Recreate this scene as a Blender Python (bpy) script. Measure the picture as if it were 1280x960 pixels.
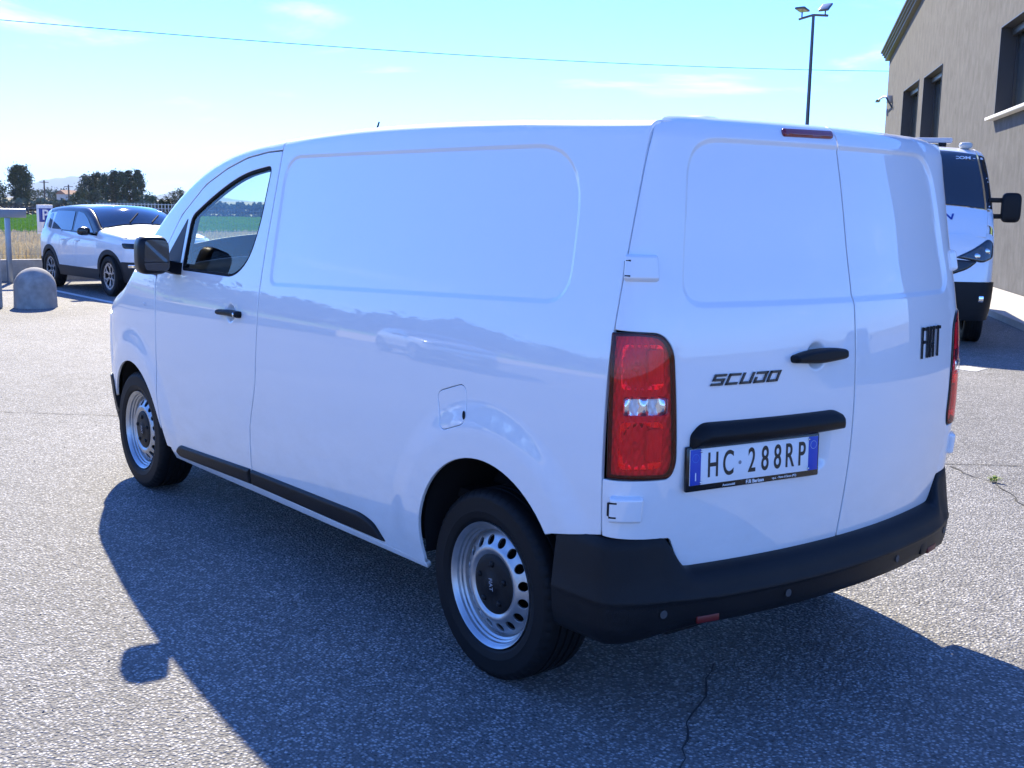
import bpy, bmesh, math, random
import numpy as np
from mathutils import Vector, Matrix
from mathutils.geometry import delaunay_2d_cdt

for o in list(bpy.data.objects): bpy.data.objects.remove(o)
SC = bpy.context.scene
COL = SC.collection
rnd = random.Random(11)
R = math.radians
PI = math.pi

# ------------------------------------------------------------------ camera
CAM = Vector((-2.966, 3.189, 1.636)); YAW, PITCH, ROLL = -.6774, -.1565, .0194
cd = bpy.data.cameras.new('camera'); cam = bpy.data.objects.new('camera', cd); COL.objects.link(cam)
fw = Vector((math.cos(PITCH)*math.cos(YAW), math.cos(PITCH)*math.sin(YAW), math.sin(PITCH)))
rt = fw.cross(Vector((0, 0, 1))).normalized(); up = rt.cross(fw)
r2 = rt*math.cos(ROLL)+up*math.sin(ROLL); u2 = -rt*math.sin(ROLL)+up*math.cos(ROLL)
M = Matrix((r2, u2, -fw)).transposed().to_4x4(); M.translation = CAM; cam.matrix_world = M
cd.sensor_width = 36; cd.lens = 1406/1280*36; cd.clip_start = .05; cd.clip_end = 20000
SC.camera = cam

# ------------------------------------------------------------------ sky, sun, exposure
SUN_AZ, SUN_EL = R(-23), R(35.5)
SKY_STRENGTH = .112
SKY_SAT = 1.05; SKY_HUE = .5; SKY_TINT = (.60, .885, 1.48)
sdir = Vector((math.cos(SUN_EL)*math.cos(SUN_AZ), math.cos(SUN_EL)*math.sin(SUN_AZ), math.sin(SUN_EL)))
wd = bpy.data.worlds.new('World'); SC.world = wd; wd.use_nodes = True
N = wd.node_tree.nodes; L = wd.node_tree.links; N.clear()
wo = N.new('ShaderNodeOutputWorld'); bg = N.new('ShaderNodeBackground'); sk = N.new('ShaderNodeTexSky')
sk.sky_type = 'NISHITA'; sk.sun_disc = False; sk.sun_elevation = SUN_EL
sk.sun_rotation = math.atan2(sdir.x, sdir.y); sk.altitude = 20
sk.air_density = 1.0; sk.dust_density = 0; sk.ozone_density = 6.0
bg.inputs['Strength'].default_value = SKY_STRENGTH
tc = N.new('ShaderNodeTexCoord'); sep = N.new('ShaderNodeSeparateXYZ'); L.new(tc.outputs['Generated'], sep.inputs[0])
# thin streaky clouds on a flat layer overhead: direction / (z + k)
za = N.new('ShaderNodeMath'); za.operation = 'ADD'; za.inputs[1].default_value = .055; L.new(sep.outputs[2], za.inputs[0])
zm = N.new('ShaderNodeMath'); zm.operation = 'MAXIMUM'; zm.inputs[1].default_value = .02; L.new(za.outputs[0], zm.inputs[0])
dx = N.new('ShaderNodeMath'); dx.operation = 'DIVIDE'; L.new(sep.outputs[0], dx.inputs[0]); L.new(zm.outputs[0], dx.inputs[1])
dy = N.new('ShaderNodeMath'); dy.operation = 'DIVIDE'; L.new(sep.outputs[1], dy.inputs[0]); L.new(zm.outputs[0], dy.inputs[1])
cb = N.new('ShaderNodeCombineXYZ'); L.new(dx.outputs[0], cb.inputs[0]); L.new(dy.outputs[0], cb.inputs[1])
cn = N.new('ShaderNodeTexNoise'); cn.inputs['Scale'].default_value = .55; cn.inputs['Detail'].default_value = 9; cn.inputs['Roughness'].default_value = .58; cn.inputs['Distortion'].default_value = .35
L.new(cb.outputs[0], cn.inputs['Vector'])
cr = N.new('ShaderNodeMapRange'); cr.inputs['From Min'].default_value = .575; cr.inputs['From Max'].default_value = .79; cr.interpolation_type = 'SMOOTHSTEP'
L.new(cn.outputs['Fac'], cr.inputs['Value'])
cm = N.new('ShaderNodeMath'); cm.operation = 'MULTIPLY'; cm.inputs[1].default_value = .6; L.new(cr.outputs[0], cm.inputs[0])
hs = N.new('ShaderNodeHueSaturation'); hs.inputs['Saturation'].default_value = SKY_SAT; hs.inputs['Hue'].default_value = SKY_HUE; L.new(sk.outputs[0], hs.inputs['Color'])
mx = N.new('ShaderNodeMix'); mx.data_type = 'RGBA'; L.new(cm.outputs[0], mx.inputs['Factor']); tn = N.new('ShaderNodeMix'); tn.data_type = 'RGBA'; tn.blend_type = 'MULTIPLY'; tn.inputs['Factor'].default_value = 1; L.new(hs.outputs[0], tn.inputs['A']); tn.inputs['B'].default_value = SKY_TINT+(1,); L.new(tn.outputs['Result'], mx.inputs['A']); mx.inputs['B'].default_value = (9, 10, 11.5, 1)
L.new(mx.outputs['Result'], bg.inputs['Color']); L.new(bg.outputs[0], wo.inputs['Surface'])
sl = bpy.data.lights.new('sun', 'SUN'); sl.energy = 5.0; sl.angle = R(.53); sl.color = (1, .895, .68)
so = bpy.data.objects.new('sun', sl); COL.objects.link(so); so.rotation_euler = (-sdir).to_track_quat('-Z', 'Y').to_euler()
SC.view_settings.view_transform = 'Standard'; SC.view_settings.look = 'None'; SC.view_settings.gamma = 1
SC.view_settings.use_curve_mapping = False; SC.view_settings.exposure = 1.35
SC.render.resolution_x = 1024; SC.render.resolution_y = 768
SC.render.engine = 'CYCLES'
SC.cycles.caustics_reflective = False; SC.cycles.caustics_refractive = False
SC.cycles.max_bounces = 8; SC.cycles.transparent_max_bounces = 16

# ------------------------------------------------------------------ materials
MATS = {}
def nodes(name):
    m = bpy.data.materials.new(name); m.use_nodes = True; t = m.node_tree
    return m, t.nodes, t.links, t.nodes['Principled BSDF']
def mat(name, col, rough=.5, metal=0., coat=0., spec=.5, var=.06, scale=8., bump=0., bscale=200., crough=.03, emit=None):
    if name in MATS: return MATS[name]
    m, n, l, b = nodes(name)
    b.inputs['Roughness'].default_value = rough; b.inputs['Metallic'].default_value = metal
    b.inputs['Coat Weight'].default_value = coat; b.inputs['Coat Roughness'].default_value = crough; b.inputs['Specular IOR Level'].default_value = spec
    t = n.new('ShaderNodeTexCoord'); z = n.new('ShaderNodeTexNoise'); z.inputs['Scale'].default_value = scale; z.inputs['Detail'].default_value = 5
    l.new(t.outputs['Object'], z.inputs['Vector'])
    r = n.new('ShaderNodeMix'); r.data_type = 'RGBA'; l.new(z.outputs['Fac'], r.inputs['Factor'])
    r.inputs['A'].default_value = tuple(max(0, c*(1-var)) for c in col)+(1,); r.inputs['B'].default_value = tuple(min(1, c*(1+var)) for c in col)+(1,)
    l.new(r.outputs['Result'], b.inputs['Base Color'])
    if bump:
        z2 = n.new('ShaderNodeTexNoise'); z2.inputs['Scale'].default_value = bscale; z2.inputs['Detail'].default_value = 3; l.new(t.outputs['Object'], z2.inputs['Vector'])
        bp = n.new('ShaderNodeBump'); bp.inputs['Strength'].default_value = bump; bp.inputs['Distance'].default_value = .002
        l.new(z2.outputs['Fac'], bp.inputs['Height']); l.new(bp.outputs[0], b.inputs['Normal'])
    if emit:
        b.inputs['Emission Color'].default_value = emit[:3]+(1,); b.inputs['Emission Strength'].default_value = emit[3]
    MATS[name] = m; return m
def glass(name, tint=(.8, .9, .88), ior=1.5, rough=0.0):
    if name in MATS: return MATS[name]
    m, n, l, b = nodes(name); n.remove(b)
    f = n.new('ShaderNodeFresnel'); ge = n.new('ShaderNodeNewGeometry'); mr = n.new('ShaderNodeMapRange')
    mr.inputs['To Min'].default_value = ior; mr.inputs['To Max'].default_value = 1/ior; l.new(ge.outputs['Backfacing'], mr.inputs['Value']); l.new(mr.outputs[0], f.inputs['IOR'])
    t = n.new('ShaderNodeBsdfTransparent'); t.inputs[0].default_value = tint+(1,)
    g = n.new('ShaderNodeBsdfGlossy'); g.inputs['Roughness'].default_value = rough
    x = n.new('ShaderNodeMixShader'); l.new(f.outputs[0], x.inputs[0]); l.new(t.outputs[0], x.inputs[1]); l.new(g.outputs[0], x.inputs[2])
    l.new(x.outputs[0], n['Material Output'].inputs['Surface']); MATS[name] = m; return m
PAINT = mat('white_paint', (.80, .80, .80), .45, coat=1.0, var=.008, scale=3, crough=.012)
PAINT.node_tree.nodes['Principled BSDF'].inputs['Coat IOR'].default_value = 1.75
def road_dust(m, amt=.30, z0=.30, z1=.95, dust=(.50, .46, .40)):
    # thin uneven film of dried road spray
    n = m.node_tree.nodes; l = m.node_tree.links; b = n['Principled BSDF']; src = b.inputs['Base Color'].links[0].from_socket
    t = n.new('ShaderNodeTexCoord'); se = n.new('ShaderNodeSeparateXYZ'); l.new(t.outputs['Object'], se.inputs[0])
    mp = n.new('ShaderNodeMapping'); mp.inputs['Scale'].default_value = (2.2, 2.2, 5.0); l.new(t.outputs['Object'], mp.inputs['Vector'])
    z = n.new('ShaderNodeTexNoise'); z.inputs['Scale'].default_value = 2.4; z.inputs['Detail'].default_value = 10; z.inputs['Roughness'].default_value = .72; l.new(mp.outputs[0], z.inputs['Vector'])
    a = n.new('ShaderNodeMapRange'); a.inputs['From Min'].default_value = z1; a.inputs['From Max'].default_value = z0; l.new(se.outputs[2], a.inputs['Value'])
    c = n.new('ShaderNodeMapRange'); c.inputs['From Min'].default_value = .40; c.inputs['From Max'].default_value = .72; l.new(z.outputs['Fac'], c.inputs['Value'])
    u = n.new('ShaderNodeMath'); u.operation = 'MULTIPLY'; l.new(a.outputs[0], u.inputs[0]); l.new(c.outputs[0], u.inputs[1])
    w = n.new('ShaderNodeMath'); w.operation = 'MULTIPLY'; w.inputs[1].default_value = amt; l.new(u.outputs[0], w.inputs[0])
    x = n.new('ShaderNodeMix'); x.data_type = 'RGBA'; l.new(w.outputs[0], x.inputs['Factor']); l.new(src, x.inputs['A']); x.inputs['B'].default_value = dust+(1,); l.new(x.outputs['Result'], b.inputs['Base Color'])
    r = n.new('ShaderNodeMapRange'); r.inputs['To Min'].default_value = b.inputs['Coat Roughness'].default_value; r.inputs['To Max'].default_value = .30; l.new(w.outputs[0], r.inputs['Value']); l.new(r.outputs[0], b.inputs['Coat Roughness'])
road_dust(PAINT)
INNER = mat('inner_rubber', (.012, .012, .013), .8, spec=.2)
PLAST = mat('black_plastic', (.006, .0065, .008), .50, spec=.22, bump=.35, bscale=420, var=.25, scale=6)
GLOSSB = mat('gloss_black', (.010, .010, .011), .18, spec=.5)
TYRE = mat('tyre_rubber', (.008, .008, .009), .60, spec=.2, bump=.12, bscale=140)
STEEL = mat('silver_steel', (.44, .45, .46), .36, metal=.8, var=.22, scale=30)
ALLOY = mat('alloy_silver', (.60, .60, .61), .25, metal=.9)
CHROME = mat('chrome', (.75, .75, .76), .10, metal=1)
GLASS = glass('window_glass', (.84, .95, .94))
CARGLASS = mat('dark_car_glass', (.018, .022, .026), .03, spec=.8, coat=.6)
SEATM = mat('seat_fabric', (.030, .031, .034), .85, bump=.3, bscale=300)
TRIMG = mat('grey_trim', (.045, .047, .050), .6)
WHITEP = mat('white_print', (.82, .82, .82), .45, var=.01)
BLACKP = mat('black_print', (.012, .012, .013), .4, var=.01)
road_dust(PLAST, .12, .30, .62, (.10, .095, .085))
BLUEP = mat('plate_blue', (.010, .055, .42), .4, var=.02)
# lamps
LENSR = glass('red_lens', (1.0, .085, .13), 1.5, .01)
LENSC = glass('clear_lens', (.92, .93, .95), 1.5, .02)
REFL = mat('lamp_reflector', (.88, .87, .87), .12, metal=.95, bump=.35, bscale=60, var=.08, scale=40)
REFLR = mat('red_reflector', (.95, .88, .88), .30, metal=.10, bump=.9, bscale=55, var=.30, scale=35)
STOPL = mat('dark_red_lens', (.20, .008, .014), .14, coat=.8)

# ------------------------------------------------------------------ object helpers
def link(o, parent=None):
    COL.objects.link(o)
    if parent is not None: o.parent = parent
    return o
def tag(o, label=None, cat=None, group=None, kind=None):
    if label: o['label'] = label
    if cat: o['category'] = cat
    if group: o['group'] = group
    if kind: o['kind'] = kind
    return o
def empty(name, loc=(0, 0, 0), rz=0, parent=None):
    o = bpy.data.objects.new(name, None); o.empty_display_size = .2; link(o, parent); o.location = loc; o.rotation_euler = (0, 0, rz); return o
def thing(name, label, cat, loc=(0, 0, 0), rz=0, group=None):
    return tag(empty(name, loc, rz), label, cat, group)
def mesh(name, v, f, m, parent=None, smooth=False, normals=None):
    me = bpy.data.meshes.new(name); me.from_pydata([tuple(map(float, p)) for p in v], [], [tuple(map(int, q)) for q in f])
    if m is not None: me.materials.append(m)
    if smooth or normals is not None: me.polygons.foreach_set('use_smooth', [True]*len(me.polygons))
    if normals is not None: me.normals_split_custom_set_from_vertices([tuple(map(float, q)) for q in normals])
    me.update()
    return link(bpy.data.objects.new(name, me), parent)
def bm_obj(name, bm, m, parent=None, smooth=False, sharp=None):
    bmesh.ops.recalc_face_normals(bm, faces=bm.faces)
    me = bpy.data.meshes.new(name); bm.to_mesh(me); bm.free()
    if m is not None: me.materials.append(m)
    if smooth:
        me.polygons.foreach_set('use_smooth', [True]*len(me.polygons))
        if sharp: me.set_sharp_from_angle(angle=sharp)
    return link(bpy.data.objects.new(name, me), parent)
def add_box(bm, c, s, bev=0., rot=None, seg=2):
    g = bmesh.ops.create_cube(bm, size=1)['verts']
    for v in g: v.co = Vector((v.co.x*s[0], v.co.y*s[1], v.co.z*s[2]))
    if bev:
        es = list({e for v in g for e in v.link_edges})
        res = bmesh.ops.bevel(bm, geom=es, offset=bev, segments=seg, affect='EDGES', profile=.5)
        g = list({v for f in res['faces'] for v in f.verts} | {v for v in g if v.is_valid})
    for v in g:
        co = v.co
        if rot is not None: co = rot @ co
        v.co = co+Vector(c)
    return g
def box(name, c, s, m, parent=None, bev=0., rot=None, smooth=None, seg=2):
    bm = bmesh.new(); add_box(bm, c, s, bev, rot, seg)
    return bm_obj(name, bm, m, parent, bev > 0 if smooth is None else smooth, R(40))
def add_tube(bm, pts, rad, n=8, caps=True):
    pts = [Vector(p) for p in pts]; rad = rad if isinstance(rad, (list, tuple)) else [rad]*len(pts); rings = []
    for i, p in enumerate(pts):
        d = (pts[min(i+1, len(pts)-1)]-pts[max(i-1, 0)]).normalized()
        a = Vector((0, 0, 1)) if abs(d.z) < .9 else Vector((1, 0, 0)); u = d.cross(a).normalized(); w = d.cross(u)
        rings.append([bm.verts.new(p+(u*math.cos(2*PI*k/n)+w*math.sin(2*PI*k/n))*rad[i]) for k in range(n)])
    for A, B in zip(rings, rings[1:]):
        for k in range(n): bm.faces.new((A[k], A[(k+1) % n], B[(k+1) % n], B[k]))
    if caps: bm.faces.new(rings[0][::-1]); bm.faces.new(rings[-1])
def tube(name, pts, rad, m, parent=None, n=8):
    bm = bmesh.new(); add_tube(bm, pts, rad, n); return bm_obj(name, bm, m, parent, True, R(50))
def copy_tree(o, parent=None, mats=None):
    c = o.copy(); COL.objects.link(c); c.parent = parent
    if mats and c.data and c.data.materials and c.data.materials[0].name in mats:
        c.data = c.data.copy(); c.data.materials[0] = mats[c.data.materials[0].name]
    for ch in list(o.children): copy_tree(ch, c, mats)
    return c
def text_mesh(name, s, size, m, parent=None, frame=None, sx=1., shear=0., depth=.001, align='CENTER', bold=0.):
    # frame: function (a, b) -> 3D point, plus normal offset by z ; or 4x4 matrix
    cu = bpy.data.curves.new(name, 'FONT'); cu.body = s; cu.size = size; cu.align_x = align; cu.align_y = 'CENTER'; cu.shear = shear; cu.extrude = depth; cu.offset = bold
    o = bpy.data.objects.new(name, cu); COL.objects.link(o); dg = bpy.context.evaluated_depsgraph_get(); dg.update()
    me = bpy.data.meshes.new_from_object(o.evaluated_get(dg)); bpy.data.objects.remove(o); bpy.data.curves.remove(cu)
    for v in me.vertices: v.co = frame @ Vector((v.co.x*sx, v.co.y, v.co.z))
    me.materials.clear(); me.materials.append(m); me.name = name
    return link(bpy.data.objects.new(name, me), parent)
def frame_at(origin, ax, ay):
    ax = Vector(ax).normalized(); ay = Vector(ay); az = ax.cross(ay).normalized(); ay = az.cross(ax)
    M_ = Matrix((ax, ay, az)).transposed().to_4x4(); M_.translation = Vector(origin); return M_
def loft(name, rings, m, parent=None, closed=True, caps=True, smooth=True, sharp=None):
    n = len(rings[0]); v = [p for r in rings for p in r]; f = []
    for i in range(len(rings)-1):
        for k in range(n if closed else n-1):
            a = i*n+k; b = i*n+(k+1) % n; f.append((a, b, b+n, a+n))
    if caps and closed: f.append(tuple(range(n))[::-1]); f.append(tuple(range((len(rings)-1)*n, len(rings)*n)))
    bm = bmesh.new(); vs = [bm.verts.new(tuple(map(float, p))) for p in v]
    for q in f:
        try: bm.faces.new([vs[i] for i in q])
        except ValueError: pass
    bmesh.ops.remove_doubles(bm, verts=bm.verts, dist=1e-6)
    return bm_obj(name, bm, m, parent, smooth, sharp or R(38))
def lathe(name, prof, n, m, parent=None, mod=None, sgn=1, sharp=None):
    # axis = y, prof (r, y)
    rings = []
    for k in range(n):
        a = 2*PI*k/n; ring = []
        for j, (r, y) in enumerate(prof):
            rr = r+(mod(j, k) if mod else 0); ring.append((rr*math.cos(a), y*sgn, rr*math.sin(a)))
        rings.append(ring)
    rings.append(rings[0])
    return loft(name, rings, m, parent, closed=False, sharp=sharp or R(35))
def sphere_sq(name, c, s, m, parent=None, e=.55, rot=None, nu=24, nv=16):
    # superellipsoid
    def pw(v): return math.copysign(abs(v)**e, v)
    rings = []
    for i in range(nv+1):
        t = -PI/2+PI*i/nv; ring = []
        for k in range(nu):
            a = 2*PI*k/nu; p = Vector((pw(math.cos(t))*pw(math.cos(a))*s[0], pw(math.cos(t))*pw(math.sin(a))*s[1], pw(math.sin(t))*s[2]))
            if rot is not None: p = rot @ p
            ring.append(p+Vector(c))
        rings.append(ring)
    return loft(name, rings, m, parent, caps=False, sharp=R(60))
def spl(xs, ys):
    xs = np.array(xs, float); ys = np.array(ys, float); n = len(xs); h = np.diff(xs)
    A = np.zeros((n, n)); b = np.zeros(n); A[0, 0] = A[-1, -1] = 1
    for i in range(1, n-1):
        A[i, i-1] = h[i-1]; A[i, i] = 2*(h[i-1]+h[i]); A[i, i+1] = h[i]
        b[i] = 6*((ys[i+1]-ys[i])/h[i]-(ys[i]-ys[i-1])/h[i-1])
    M = np.linalg.solve(A, b)
    def f(x):
        x = np.asarray(x, float); i = np.clip(np.searchsorted(xs, x)-1, 0, n-2)
        t = np.clip(x, xs[0]-.15, xs[-1]+.15)-xs[i]; u = h[i]-t
        return (M[i]*u**3+M[i+1]*t**3)/(6*h[i])+(ys[i]/h[i]-M[i]*h[i]/6)*u+(ys[i+1]/h[i]-M[i+1]*h[i]/6)*t
    return f
def smooth(a, b, x):
    t = np.clip((x-a)/(b-a), 0, 1); return t*t*(3-2*t)
def sdpoly(px, py, poly):
    # signed distance to polygon, negative inside
    P = np.array(poly, float); Q = np.roll(P, -1, 0); d = np.full(px.shape, 1e9); ins = np.zeros(px.shape, bool)
    for (ax, ay), (bx, by) in zip(P, Q):
        ex, ey = bx-ax, by-ay; t = np.clip(((px-ax)*ex+(py-ay)*ey)/(ex*ex+ey*ey+1e-18), 0, 1)
        d = np.minimum(d, (px-ax-t*ex)**2+(py-ay-t*ey)**2)
        if ay != by:
            c = ((ay > py) != (by > py)) & (px < (bx-ax)*(py-ay)/(by-ay)+ax); ins ^= c
    d = np.sqrt(d); return np.where(ins, -d, d)
def rounded(pts, n=7):
    # pts: (x, y, r) -> polygon with rounded corners
    out = []; N = len(pts)
    for i in range(N):
        p = np.array(pts[i][:2], float); r = pts[i][2] if len(pts[i]) > 2 else 0
        if r <= 0: out.append(tuple(p)); continue
        a = np.array(pts[i-1][:2], float)-p; b = np.array(pts[(i+1) % N][:2], float)-p
        la, lb = np.linalg.norm(a), np.linalg.norm(b); k = min(r, la*.49, lb*.49)
        A = p+a/la*k; B = p+b/lb*k
        for j in range(n+1):
            t = j/n; out.append(tuple((1-t)**2*A+2*t*(1-t)*p+t*t*B))
    return out
# ------------------------------------------------------------------ trimmed-surface panels
def resample(poly, h):
    out = []; P = [np.array(p[:2], float) for p in poly]
    for a, b in zip(P, P[1:]+P[:1]):
        d = np.linalg.norm(b-a)
        if d < 1e-6: continue
        k = max(1, int(math.ceil(d/h)))
        for j in range(k): out.append(a+(b-a)*j/k)
    return np.array(out)
def offset_poly(poly, d):
    # move each vertex along its outward normal by d
    P = np.array(poly, float); A = np.roll(P, 1, 0); B = np.roll(P, -1, 0)
    ar = .5*np.sum(P[:, 0]*B[:, 1]-B[:, 0]*P[:, 1]); s = 1 if ar > 0 else -1
    t = (P-A)/(np.linalg.norm(P-A, axis=1)[:, None]+1e-12)+(B-P)/(np.linalg.norm(B-P, axis=1)[:, None]+1e-12)
    n = np.stack([t[:, 1], -t[:, 0]], 1)*s; n /= np.linalg.norm(n, axis=1)[:, None]+1e-12
    return P+n*d
def panel(name, poly, S, m, parent, out, holes=(), h=.03, off=0., rings=(), lip=.012, pil=None, sgn=1, rr=.003, warp=None, bh=None):
    bh = bh or h*.6
    P0 = resample(poly, bh); loops = [P0]+[resample(q, bh) for q in holes]
    allp = [np.array(l) for l in loops]; edges = []; base = 0
    for l in loops:
        n = len(l); edges += [(base+i, base+(i+1) % n) for i in range(n)]; base += n
    nb = base; lo, hi = P0.min(0), P0.max(0); xs = np.arange(lo[0], hi[0]+h, h); ys = np.arange(lo[1], hi[1]+h, h*.866)
    gx, gy = np.meshgrid(xs, ys); gx = gx+np.where(np.arange(len(ys)) % 2, h/2, 0)[:, None]; G = np.stack([gx.ravel(), gy.ravel()], 1)
    ex = [resample(q, max(bh, .012)) for q in rings]
    if pil:
        for f_ in (.08, .25, .5, .8, 1.0): ex.append(offset_poly(P0, -pil[1]*f_))
    if ex:
        E = np.concatenate(ex); kd = np.ones(len(G), bool)
        for i in range(0, len(G), 2000):
            dd = ((G[i:i+2000, None]-E[None])**2).sum(2).min(1) if len(E) < 4000 else np.full(len(G[i:i+2000]), 1.)
            kd[i:i+2000] = dd > (h*.4)**2
        G = np.concatenate([E, G[kd]])
    inside = sdpoly(G[:, 0], G[:, 1], P0) < -min(h*.35, (pil[1]*.05 if pil else 9))
    for l in loops[1:]: inside &= sdpoly(G[:, 0], G[:, 1], l) > h*.35
    G = G[inside]
    V = np.concatenate(allp+[G]) if len(G) else np.concatenate(allp)
    res = delaunay_2d_cdt([Vector((float(a), float(b))) for a, b in V], edges, [], 0, 1e-6)
    uv = np.array([(q.x, q.y) for q in res[0]]); tri = np.array([t for t in res[2] if len(t) == 3]); omap = {}
    for i, ol in enumerate(res[3]):
        for k in ol: omap[k] = i
    c = uv[tri].mean(1); keep = sdpoly(c[:, 0], c[:, 1], P0) < 0
    for l in loops[1:]: keep &= sdpoly(c[:, 0], c[:, 1], l) > 0
    tri = tri[keep]
    eps = 4e-4
    def raw(u, v): return np.stack(np.broadcast_arrays(*S(u, v)), -1)
    def nrm(F, u, v):
        n_ = np.cross(F(u+eps, v)-F(u-eps, v), F(u, v+eps)-F(u, v-eps)); return n_/(np.linalg.norm(n_, axis=-1, keepdims=True)+1e-15)
    n0 = nrm(raw, uv[:, 0], uv[:, 1]); sg = 1 if n0.mean(0)@np.array(out, float) > 0 else -1
    def offs(u, v):
        o = np.full(np.shape(u), float(off))
        if pil:
            d = np.clip(-sdpoly(u, v, P0)/pil[1], 0, 1); o = o+pil[0]*np.sqrt(np.clip(1-(1-d)**2, 0, 1))
        if warp is not None: o = o+warp(u, v)
        return o
    def D(u, v): return raw(u, v)+sg*nrm(raw, u, v)*offs(u, v)[..., None]
    Pn = D(uv[:, 0], uv[:, 1]); n = sg*nrm(D, uv[:, 0], uv[:, 1])
    bad = (n*n0*sg).sum(1) < .0; n[bad] = n0[bad]*sg
    gn = np.cross(Pn[tri[:, 1]]-Pn[tri[:, 0]], Pn[tri[:, 2]]-Pn[tri[:, 0]]); fl = (gn*n[tri].mean(1)).sum(1) < 0
    tri[fl] = tri[fl][:, ::-1]
    verts = [Pn]; norms = [n]; faces = [tuple(t) for t in tri]; cnt = len(Pn); base = 0
    if lip:
        for li, l in enumerate(loops):
            k = len(l); idx = np.array([omap[base+i] for i in range(k)]); base += k
            o2 = offset_poly(l, 1.)-l
            if li: o2 = -o2
            q = l; o3 = D(q[:, 0]+o2[:, 0]*1e-3, q[:, 1]+o2[:, 1]*1e-3)-Pn[idx]; nn = n[idx] if not pil else sg*nrm(raw, q[:, 0], q[:, 1])
            o3 -= (o3*nn).sum(1)[:, None]*nn; o3 /= np.linalg.norm(o3, axis=1)[:, None]+1e-12; Pb = Pn[idx]
            lay = [(Pb, nn), (Pb+o3*.7*rr-nn*.3*rr, nn+o3), (Pb+o3*rr-nn*rr, o3), (Pb+o3*rr-nn*lip, o3)]
            if pil: lay = [(Pb, o3), (Pb-nn*lip, o3)]
            st = cnt
            for a, b in lay: verts.append(a); norms.append(b/(np.linalg.norm(b, axis=1)[:, None]+1e-12)); cnt += k
            for j in range(len(lay)-1):
                for i in range(k):
                    a, b = st+j*k+i, st+j*k+(i+1) % k; faces.append((a, b, b+k, a+k))
            va = np.concatenate(verts); f0 = faces[-1]; g = np.cross(va[f0[1]]-va[f0[0]], va[f0[2]]-va[f0[0]])
            if g @ norms[-1][(f0[0]-st) % k] < 0:
                m_ = (len(lay)-1)*k; faces[-m_:] = [t[::-1] for t in faces[-m_:]]
    V3 = np.concatenate(verts); N3 = np.concatenate(norms)
    if sgn < 0:
        V3 = V3*[1, -1, 1]; N3 = N3*[1, -1, 1]; faces = [t[::-1] for t in faces]
    return mesh(name, V3, faces, m, parent, normals=N3)
# ------------------------------------------------------------------ vehicle body surfaces
class Shell:
    """lofted car body: side(x, s) (s = height, then arc over the roof corner), top(x, t), and end caps(q, s)"""
    def __init__(self, wz, plan, hc, lc, crown, dw=0.):
        self.W = spl(*wz); self.P = spl(*plan); self.H = spl(*hc); self.Lc = spl(*lc); self.C = spl(*crown); self.dw = dw; self.warp = None
    def Wd(self, x, z): return self.W(z)+self.P(x)+self.dw
    def side0(self, x, s):
        x, s = np.broadcast_arrays(np.asarray(x, float), np.asarray(s, float))
        H = self.H(x); Lr = self.Lc(x); zc = H-Lr; m = (self.Wd(x, zc+.002)-self.Wd(x, zc-.002))/.004
        t = np.clip((s-zc)/(2*Lr), 0, 1.02); lo = s <= zc
        ya = self.Wd(x, zc); yc = ya+m*Lr; yb = yc-Lr*1.05; zb = H+.03*Lr
        yy = (1-t)**2*ya+2*t*(1-t)*yc+t*t*yb; zz = (1-t)**2*zc+2*t*(1-t)*H+t*t*zb
        return x, np.where(lo, self.Wd(x, s), yy), np.where(lo, s, zz)
    def side(self, x, s):
        X, Y, Z = self.side0(x, s)
        if self.warp is not None: Y = Y+self.warp(X, Z)
        return X, Y, Z
    def top(self, x, t):
        x, t = np.broadcast_arrays(np.asarray(x, float), np.asarray(t, float))
        H = self.H(x); Lr = self.Lc(x); zc = H-Lr; m = (self.Wd(x, zc+.002)-self.Wd(x, zc-.002))/.004
        yb = self.Wd(x, zc)+m*Lr-Lr*1.05
        return x, yb*t, H+.03*Lr+self.C(x)*(1-t*t)
    def cap(self, B, xe, top, ry, bow, dirx, rz=.075, rx=.07, warp=None):
        Bf = spl(*B); ss = np.linspace(.1, float(self.H(xe)+self.Lc(xe)), 400); _, yt, zt = self.side0(np.full(400, float(xe)), ss)
        def f(q, s):
            q, s = np.broadcast_arrays(np.asarray(q, float), np.asarray(s, float))
            th = np.clip((s-top)/rz, 0, 1.52); z = np.where(s > top, top+rz*np.sin(th), s); dxt = np.where(s > top, rx*(1-np.cos(th)), 0)
            a = np.abs(q); w = np.interp(z, zt, yt)-np.clip(z-zt[-1], 0, 1)*2; yc = w-ry; base = Bf(np.minimum(s, top+.03))
            bw = lambda y: bow*(y/.8)**2
            e = np.maximum(dirx*(xe-base)-bw(yc)-bow*yc/.64*ry, .012); ph = np.clip((a-yc)/ry, 0, 1.62)
            y = np.where(a > yc, yc+ry*np.sin(np.minimum(ph, PI/2)), a)
            dxc = np.where(a > yc, e*(1-np.cos(ph))+bow*yc/.64*ry*np.sin(ph), 0)
            x = base+dirx*(bw(np.minimum(a, yc))+dxc+dxt)
            if warp is not None: x = x+dirx*warp(q, s)
            return x, np.sign(q)*y, z
        def qlim(s, xl):
            qs = np.linspace(.2, 1.3, 900); x, _, _ = f(qs, np.full(900, float(s))); i = np.argmax(dirx*(x-xl) > 0)
            return float(qs[i]) if i > 0 else float(np.interp(s, zt, yt))-ry+ry*1.45
        f.qlim = qlim
        return f
def arc(cx, cz, r, a0, a1, n=28): return [(cx+r*math.cos(R(a0+(a1-a0)*k/n)), cz+r*math.sin(R(a0+(a1-a0)*k/n))) for k in range(n+1)]

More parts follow.
